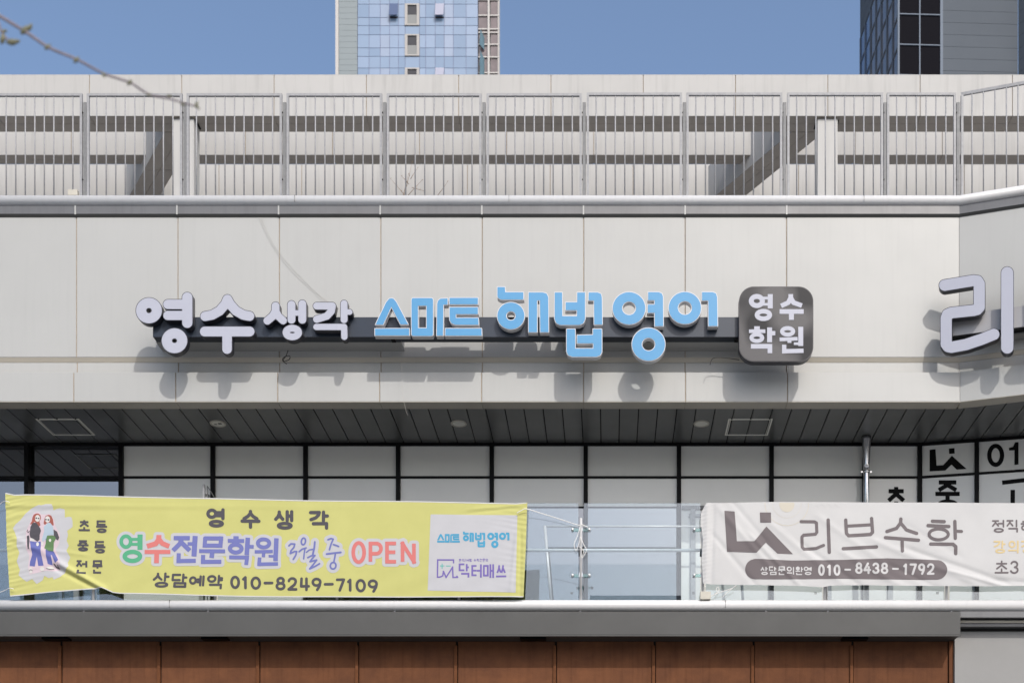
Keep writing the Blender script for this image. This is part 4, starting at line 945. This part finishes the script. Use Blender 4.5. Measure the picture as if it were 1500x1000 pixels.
for ch, a, c in (('0', 522, 565), ('1', 578, 610), ('0', 622, 667), ('8', 762, 810), ('4', 815, 865), ('3', 872, 920), ('8', 928, 977), ('1', 1072, 1105), ('7', 1115, 1162), ('9', 1170, 1215), ('2', 1225, 1275)):
    o_ = -7 if a > 700 and a < 1000 else (-2 if a > 1000 else 3)
    text('digit', c8(dig(ch, a, 418+o_+(3 if a < 700 else 0), c, 492+o_+(3 if a < 700 else 0), 7)), mat('pill_text_white', (.46, .46, .46), .7), b2n, b2, .006, res=.3)
text('digit', c8([S([(698, 458), (729, 458)], 6)]), mat('pill_text_white', (.46, .46, .46), .7), b2n, b2, .006, res=.3); text('digit', c8([S([(1008, 450), (1040, 450)], 6)]), mat('pill_text_white', (.46, .46, .46), .7), b2n, b2, .006, res=.3)
for ch, bx, m_ in (('정', (1453, 761, 1471.5, 780), M_taupe), ('직', (1474, 761, 1492, 780), M_taupe), ('하', (1494.5, 761, 1513, 780), M_taupe), ('강', (1455, 791.5, 1473.2, 810.5), M_gold), ('의', (1476, 791.5, 1492.5, 810.5), M_gold), ('경', (1495, 791.5, 1513, 810.5), M_gold), ('초', (1456.5, 821, 1477.2, 840.3), M_taupe)):
    text('letter', syl(ch, *bx, 1.25, False), m_, b2n, b2, .003, res=.35)
text('digit', dig('3', 1479, 821, 1492, 840.3, 1.4), M_taupe, b2n, b2, .003, res=.35)

# ropes
def rope(label, pts, r=.006, name='rope'): o = tubeobj(name, spline(pts, 6), r, M_rope, None, 6); tag(o, label, 'rope'); return o
rope('white cord from the yellow banner corner to the nearest balustrade post', [W(757, 751, 19.28), W(765, 746.5, 19.27), W(771, 745, 19.27), W(790, 750.5, 19.33), W(820, 760, 19.38), W(848, 769, 19.40), W(853, 768, 19.38), W(861, 772, 19.4)], .0055)
rope('white cord looped down the post between the banners', [W(851, 769, 19.4), W(845, 786, 19.39), W(841, 797, 19.39), W(844, 806, 19.39), W(849, 792, 19.39), W(850, 786, 19.38), W(855, 797, 19.38), W(859, 806, 19.38), W(852, 817, 19.38), W(855, 806, 19.38), W(848, 800, 19.38)], .004)
rope('white cord at the top left corner of the yellow banner', [W(14, 735, 19.27), W(8, 733.5, 19.28), W(2, 736, 19.35), W(-8, 744, 19.4), W(-44, 750, 19.42)], .005)
rope('white cord at the bottom left corner of the yellow banner', [W(20, 862, 19.27), W(14, 861, 19.27), W(5, 865, 19.33), W(-15, 871, 19.38), W(-44, 872, 19.40)], .005)
rope('white cord knotted below the left end of the white banner', [W(1034, 858, 19.3), W(1030, 868, 19.36), W(1038, 873, 19.36), W(1052, 868, 19.34), W(1075, 860, 19.31), W(1078, 857, 19.29)], .005)
rope('short white cord from the white banner down to the coping', [W(1078, 857, 19.29), W(1068, 865, 19.31), W(1058, 874, 19.34)], .005)
rope('small white cord knot beside the post foot below the white banner', [W(1051, 867, 19.34), W(1049, 862, 19.34), W(1052, 859, 19.34), W(1053, 864, 19.34), W(1046, 871, 19.34)], .005)
jb2 = box('junction_box', X(1025.5, 19.36), X(1041, 19.36), -.16, -.09, zc1-.01, Z(866, 19.36), M_beige, None, .006); tag(jb2, 'small beige box on the white coping at the left end of the white banner', 'junction box')

# lettering stuck on the windows
wl = thing('window_lettering', 'black stick-on letters and logo on the right windows behind the white banner', 'lettering', W(1400, 700, 21))
M_stick = mat('black_sticker', (.004, .004, .004), .6, spec=.1)
def ap(px, py, lift=0):
    dx, dz = (px-CX)/F, (CY-py)/F; p = -.012+.003+lift
    x0_, y0_ = wa(0, p); t = (x0_*sa+(y0_+19.5)*ca)/(dx*sa+ca); return Vector((dx*t, -19.5+t, 1.6+dz*t))
fw = lambda px, py, lift=0: W(px, py, DW+.008-lift)
decal('letter', syl('초', 1295, 710, 1330.5, 748, 3.1, True), fw, 0, M_stick, wl, flatfill=True)
decal('letter', syl('중', 1367, 703, 1409, 747, 3.1, True), ap, 0, M_stick, wl, flatfill=True)
decal('letter', [S([(1468, 706.5), (1504, 702.5), (1504, 740)], 3.1, True), S([(1483.5, 717), (1483.5, 748)], 3.3, True), S([(1460, 751), (1512, 748)], 3.1, True)], ap, 0, M_stick, wl, flatfill=True)
decal('emblem', c7([Pg([(1068, 120), (1095, 117), (1100, 192), (1130, 190), (1170, 147), (1238, 208), (1192, 211), (1168, 188), (1140, 215), (1068, 219)]), Pg([(1156, 114), (1182, 112), (1183, 137), (1157, 139)])]), ap, 0, M_stick, wl, flatfill=True)
decal('digit', dig('0', 1446, 649.5, 1471, 683.5, 3.2), ap, 0, M_stick, wl, flatfill=True)
decal('digit', [Pg([(1478, 655.5), (1484, 654), (1487, 647.5), (1492, 647), (1492, 680), (1486, 680.5), (1486, 659), (1478, 659.5)])], ap, 0, M_stick, wl, flatfill=True)

# ------------------------------------------------------------------ far towers
DA = 150.
TA = thing('glass_tower', 'tall tower with a blue glass front and grey ribbed side, left in the distance', 'tower', (X(610, DA), DA-D0, 0))
M_tg = mat('tower_glass_blue', (.185, .262, .385), .06, .0, .05, .12, spec=1.0, coat=.6); M_tg2 = mat('tower_glass_pale', (.25, .31, .42), .1, 0, .06, .3, coat=.5)
M_tm = mat('tower_mullion', (.10, .12, .22), .5); M_tp = mat('tower_panel_green_grey', (.19, .225, .24), .45, .1, .04, .3); M_tw = mat('tower_white', (.42, .41, .40), .6)
M_tgrey = mat('tower_frame_grey', (.33, .32, .31), .5); M_tb = mat('tower_dark_glass', (.035, .035, .04), .12); M_brown = mat('tower_brown_glass', (.16, .135, .14), .15, 0, .25, .5)
yA = DA-D0; za, zb2 = Z(135, DA), Z(-45, DA)
prism('body', [(X(491, DA), yA+.3), (X(732, DA), yA+.3), (X(732, DA)-4, yA+22), (X(491, DA), yA+22)], 0, Z(-60, DA), M_tp, TA)
box('corner_strip', X(491.2, DA), X(495.8, DA), yA+.0, yA+.3, za, zb2, M_tw, TA)
py_ = -40.
while py_ < 130: box('ribbed_panel', X(496.2, DA), X(523.3, DA), yA+.05, yA+.29, Z(py_+8.2, DA), Z(py_, DA), M_tp, TA); py_ += 8.45
vs_ = [523.8, 540.6, 557, 570.6, 583.6, 593.5, 614.5, 623.5, 637.5, 650.7, 664, 682.7, 700]
hs_ = [-40.2, -21, -8.5, 6.5, 26, 38, 51.3, 70.5, 83, 100, 119, 131]
RT = random.Random(5)
M_glz = [M_tg]+[mat('tower_glass_tone', (.172, .248, .365), .06, 0, .05, .1, coat=.6), mat('tower_glass_tone_light', (.198, .275, .395), .06, 0, .05, .1, coat=.6)]
for i, (a, b) in enumerate(zip(vs_, vs_[1:])):
    for k, (c, d) in enumerate(zip(hs_, hs_[1:])):
        unit = i == 5 and k % 3 in (0, 1) 
        if unit: continue
        m_ = M_tg2 if (i in (2, 9) and k % 3 != 2) else RT.choice(M_glz)
        box('glass_pane', X(a+.35, DA), X(b-.35, DA), yA, yA+.1, Z(d-.35, DA), Z(c+.35, DA), m_, TA)
boxes('mullion_grid', [(X(523.8, DA), X(700, DA), yA+.05, yA+.28, za, zb2)], M_tm, TA)
for y0_ in (-38.5, 6.5, 51.2, 100.3):
    a, b, c, d = X(593.2, DA), X(614.4, DA), Z(y0_+31.5, DA), Z(y0_, DA); w = .3
    fr = boxes('window_unit', [(a, a+w, yA-.12, yA+.04, c, d), (b-w, b, yA-.12, yA+.04, c, d), (a+w, b-w, yA-.12, yA+.04, d-.15, d), (a+w, b-w, yA-.12, yA+.04, c, c+.15)], M_tgrey, TA)
    box('window_pane', a+w, b-w, yA-.02, yA+.045, c+.15, c+1.25, mat('tower_low_pane', (.20, .21, .21), .3), fr); box('window_pane', a+w, b-w, yA+.0, yA+.045, c+1.3, d-.15, M_tb, fr)
def sash(px0, px1, py0, py1, m_):
    a, b, c, d = X(px0, DA), X(px1, DA), Z(py1, DA), Z(py0, DA); o = .55
    vs = [(a, yA-.02, d), (b, yA-.02, d), (b, yA-o, c-.05), (a, yA-o, c-.05)]; vs += [(x, y+.06, z) for x, y, z in vs]
    meshobj('open_sash', vs, [(3, 2, 1, 0), (4, 5, 6, 7), (0, 1, 5, 4), (1, 2, 6, 5), (2, 3, 7, 6), (3, 0, 4, 7)], m_, TA)
    box('sash_opening', a+.02, b-.02, yA-.01, yA-.002, c-.1, c+.12, M_tb, TA)
sash(570.8, 583, 5.5, 26, mat('tower_sash_dark', (.085, .115, .20), .1)); sash(637.8, 650.3, 5.5, 26, mat('tower_sash_pale', (.33, .34, .42), .3)); sash(637.8, 650.3, 99.5, 118, MATS['tower_sash_pale'])
# balcony strip
for k, (c, d) in enumerate(((-12, -1), (1, 22), (24, 42), (44, 47), (49, 64.5), (66.5, 83), (85, 106), (108, 125))):
    for a, b in ((701, 714.5), (718.5, 729)): box('balcony_glass', X(a, DA), X(b, DA), yA+.1, yA+.28, Z(d, DA), Z(c, DA), M_brown, TA)
for py_ in (0, 23, 43, 48, 65.5, 84, 107): box('balcony_slab', X(700.5, DA), X(731, DA), yA-.05, yA+.29, Z(py_+.8, DA), Z(py_-.8, DA), M_tw, TA)
box('balcony_column', X(714.5, DA), X(717.3, DA), yA-.15, yA+.28, za, zb2, M_tw, TA); box('balcony_edge', X(729, DA), X(731.6, DA), yA-.02, yA+.28, za, zb2, M_tgrey, TA)
for py_ in (48, 79, 96): 
    vs = [(X(703, DA), yA-.6, Z(py_+22, DA)), (X(709.5, DA), yA-.05, Z(py_+26, DA)), (X(709.5, DA), yA-.05, Z(py_+8, DA)), (X(704.5, DA), yA-.6, Z(py_, DA))]
    meshobj('open_sash', vs+[(x, y+.05, z) for x, y, z in vs], [(3, 2, 1, 0), (4, 5, 6, 7), (0, 1, 5, 4), (1, 2, 6, 5), (2, 3, 7, 6), (3, 0, 4, 7)], mat('tower_sash_teal', (.10, .17, .21), .2), TA)

# tower B, rotated a little
DB = 100.; rB = rad(2.3)
TB = thing('dark_glass_tower', 'dark glass and grey panel tower at the top right in the distance', 'tower', (X(1316, DB), DB-D0, 0))
M_bp = mat('tower_slate_panel', (.095, .11, .13), .8, 0, .04, .3, spec=.1); M_bdark = mat('tower_black_glass', (.006, .006, .009), .6, spec=.02); M_bframe = mat('tower_blue_grey_frame', (.11, .14, .185), .7)
M_bside = mat('tower_side_glass_painted_reflections', (.02, .025, .045), .15, 0, 0, .6, .05, .25, spec=.35, col2=(.13, .10, .075)); M_bblue = mat('tower_side_glass_blue', (.03, .06, .14), .15, spec=.5)  # brown noise paints reflected buildings into the side glass colour
oB = Vector((X(1316, DB), DB-D0, 0)); uB = Vector((math.cos(rB), math.sin(rB), 0)); vB = Vector((-math.sin(rB), math.cos(rB), 0))
def bpt(s, t): v = oB+uB*s+vB*t; return (v.x, v.y)
def bbox(name, s0, s1, t0, t1, z0, z1, m_, par=None): return prism(name, [bpt(s0, t0), bpt(s1, t0), bpt(s1, t1), bpt(s0, t1)], z0, z1, m_, par or TB)
ps = lambda px: (px-1316)*DB/F
zt0, zt1 = Z(-30, DB), Z(135, DB)
bbox('body', .25, ps(1494), .25, 12.5, 0, Z(-180, DB), M_bp)
bbox('post', ps(1378), ps(1382), -.02, .2, zt1, zt0, M_bframe); bbox('corner_post', -.06, .08, -.06, .1, zt1, zt0, M_bframe)
st = 44.6
for k in range(-1, 3):
    c = 20.5+st*k
    for a, b in ((1317.2, 1346.6), (1348.6, 1377.8)): bbox('glass_pane', ps(a), ps(b), .06, .22, Z(c+st-.7, DB), Z(c+.7, DB), M_bdark)
    bbox('floor_rail', .081, ps(1377.9), -.03, .2, Z(c+.7, DB), Z(c-.7, DB), M_bframe)
bbox('middle_post', ps(1346.7), ps(1348.5), -.031, .2, zt1, zt0, M_bframe)
c = -22.
while c < 125: bbox('slate_panel', ps(1382.3), ps(1493.5), .03, .24, Z(c+17.3, DB), Z(c, DB), M_bp); c += 17.65
# side wall
tl = 12.6; nS = 7; zside = Z(56, 112.5)
for k in range(nS):
    t0, t1 = tl*k/nS+.1, tl*(k+1)/nS-.0
    for q in range(-6, 4):
        c = 20.5+st*q; z0, z1 = Z(c+st, DB)+.04, min(Z(c, DB)-.04, zside-.1)
        if z1-z0 < .2 or z0 > zside: continue
        bbox('side_pane', .05, .24, t0, t1-.06, z0, z1, M_bblue if k >= 5 else M_bside)
    bbox('side_mullion', -.04, .24, t1-.055, t1+.045, zt1-10, zside, M_bframe)
for q in range(-6, 4):
    z_ = Z(20.5+st*q, DB)
    if z_ < zside: bbox('side_rail', -.02, .24, .1, tl, z_-.035, z_+.035, M_bframe)
zz = zside
while zz < zside+12: bbox('side_panel', -.0, .24, 0.1, tl, zz+.02, zz+.9, M_bp); zz += .93
# wing at the far right
wx = ps(1494.2)
for k in range(-3, 9):
    z0, z1 = Z(17.65*(k+1)-4, DB), Z(17.65*k-3.6, DB)
    prism('wing_panel', [bpt(wx, .02), bpt(wx+2.0, -4.0), bpt(wx+2.2, -4.0), bpt(wx+.2, .02)], z0, z1, M_bp, TB)

# ------------------------------------------------------------------ street tree whose twig hangs in the upper left
tw_ = thing('street_tree', 'bare street tree whose thin out-of-focus twig hangs in at the upper left', 'tree', (-5.2, -15.0, 0))
Dt = 4.3
M_bark = mat('bark', (.13, .10, .09), .85, 0, .2, 12, .004, 40); M_twg = mat('twig_skin', (.17, .145, .16), .7, 0, .15, 40); M_leafbud = mat('swelling_bud', (.13, .13, .08), .7)
tubeobj('trunk', spline([(-5.2, -15.0, 0), (-5.15, -15, 2), (-5.25, -15.05, 4), (-5.1, -15, 6.5)], 5), .16, M_bark, tw_, 12, .07)
st_ = W(-30, 5, Dt)
tubeobj('branch', spline([(-5.2, -15.02, 4.2), (-4.2, -15.1, 4.7), (-3.0, -15.15, 4.85), st_], 6), .05, M_bark, tw_, 8, .011)
mt = tubeobj('twig', spline([W(-30, 5, Dt), W(0, 24, Dt), W(36, 46, Dt), W(72, 70, Dt), W(112, 87, Dt), W(152, 108, Dt+.05), W(190, 121, Dt+.05), W(218, 138, Dt+.08), W(252, 146, Dt+.1), W(290, 157, Dt+.1)], 6), .0060, M_twg, tw_, 8, .0026)
sd = tubeobj('twig', spline([W(-12, -5, Dt), W(-2, 35, Dt), W(5, 52, Dt), W(18, 63, Dt)], 6), .005, M_twg, tw_, 8, .003)
def bud(px, py, r, ax=(1, 0, .4)):
    p = W(px, py, Dt); a = Vector(ax).normalized()*r*2.2
    v, f = tube([p-a, p-a*.4, p+a*.3, p+a], r, 8); n = 8
    c0, c3 = p-a, p+a
    for k in range(n): v[k] = c0+(v[k]-c0)*.3; v[3*n+k] = c3+(v[3*n+k]-c3)*.15
    meshobj('bud', v, f, M_leafbud, tw_, True)
for px_, py_, r, ax in ((37, 44, .009, (1, 0, .9)), (44, 40, .006, (.5, 0, 1)), (4, 57, .008, (.3, 0, 1)), (18, 62, .009, (1, 0, .1)), (24, 61, .006, (1, 0, .2)), (6, 46, .005, (1, 0, .3)), (112, 88, .006, (1, 0, 1)), (70, 69, .006, (1, 0, .8)), (190, 121, .0055, (1, 0, 1)), (152, 110, .005, (.5, 0, -1)), (218, 139, .004, (1, 0, 0)), (248, 141, .004, (1, 0, 0)), (268, 153, .004, (1, 0, -.3)), (288, 153, .005, (.4, 0, 1)), (290, 158, .004, (1, 0, -1))): bud(px_, py_, r, ax)
print('objects', len(bpy.data.objects), 'tris', sum(sum(len(p.vertices)-2 for p in o.data.polygons) for o in bpy.data.objects if o.type == 'MESH'))
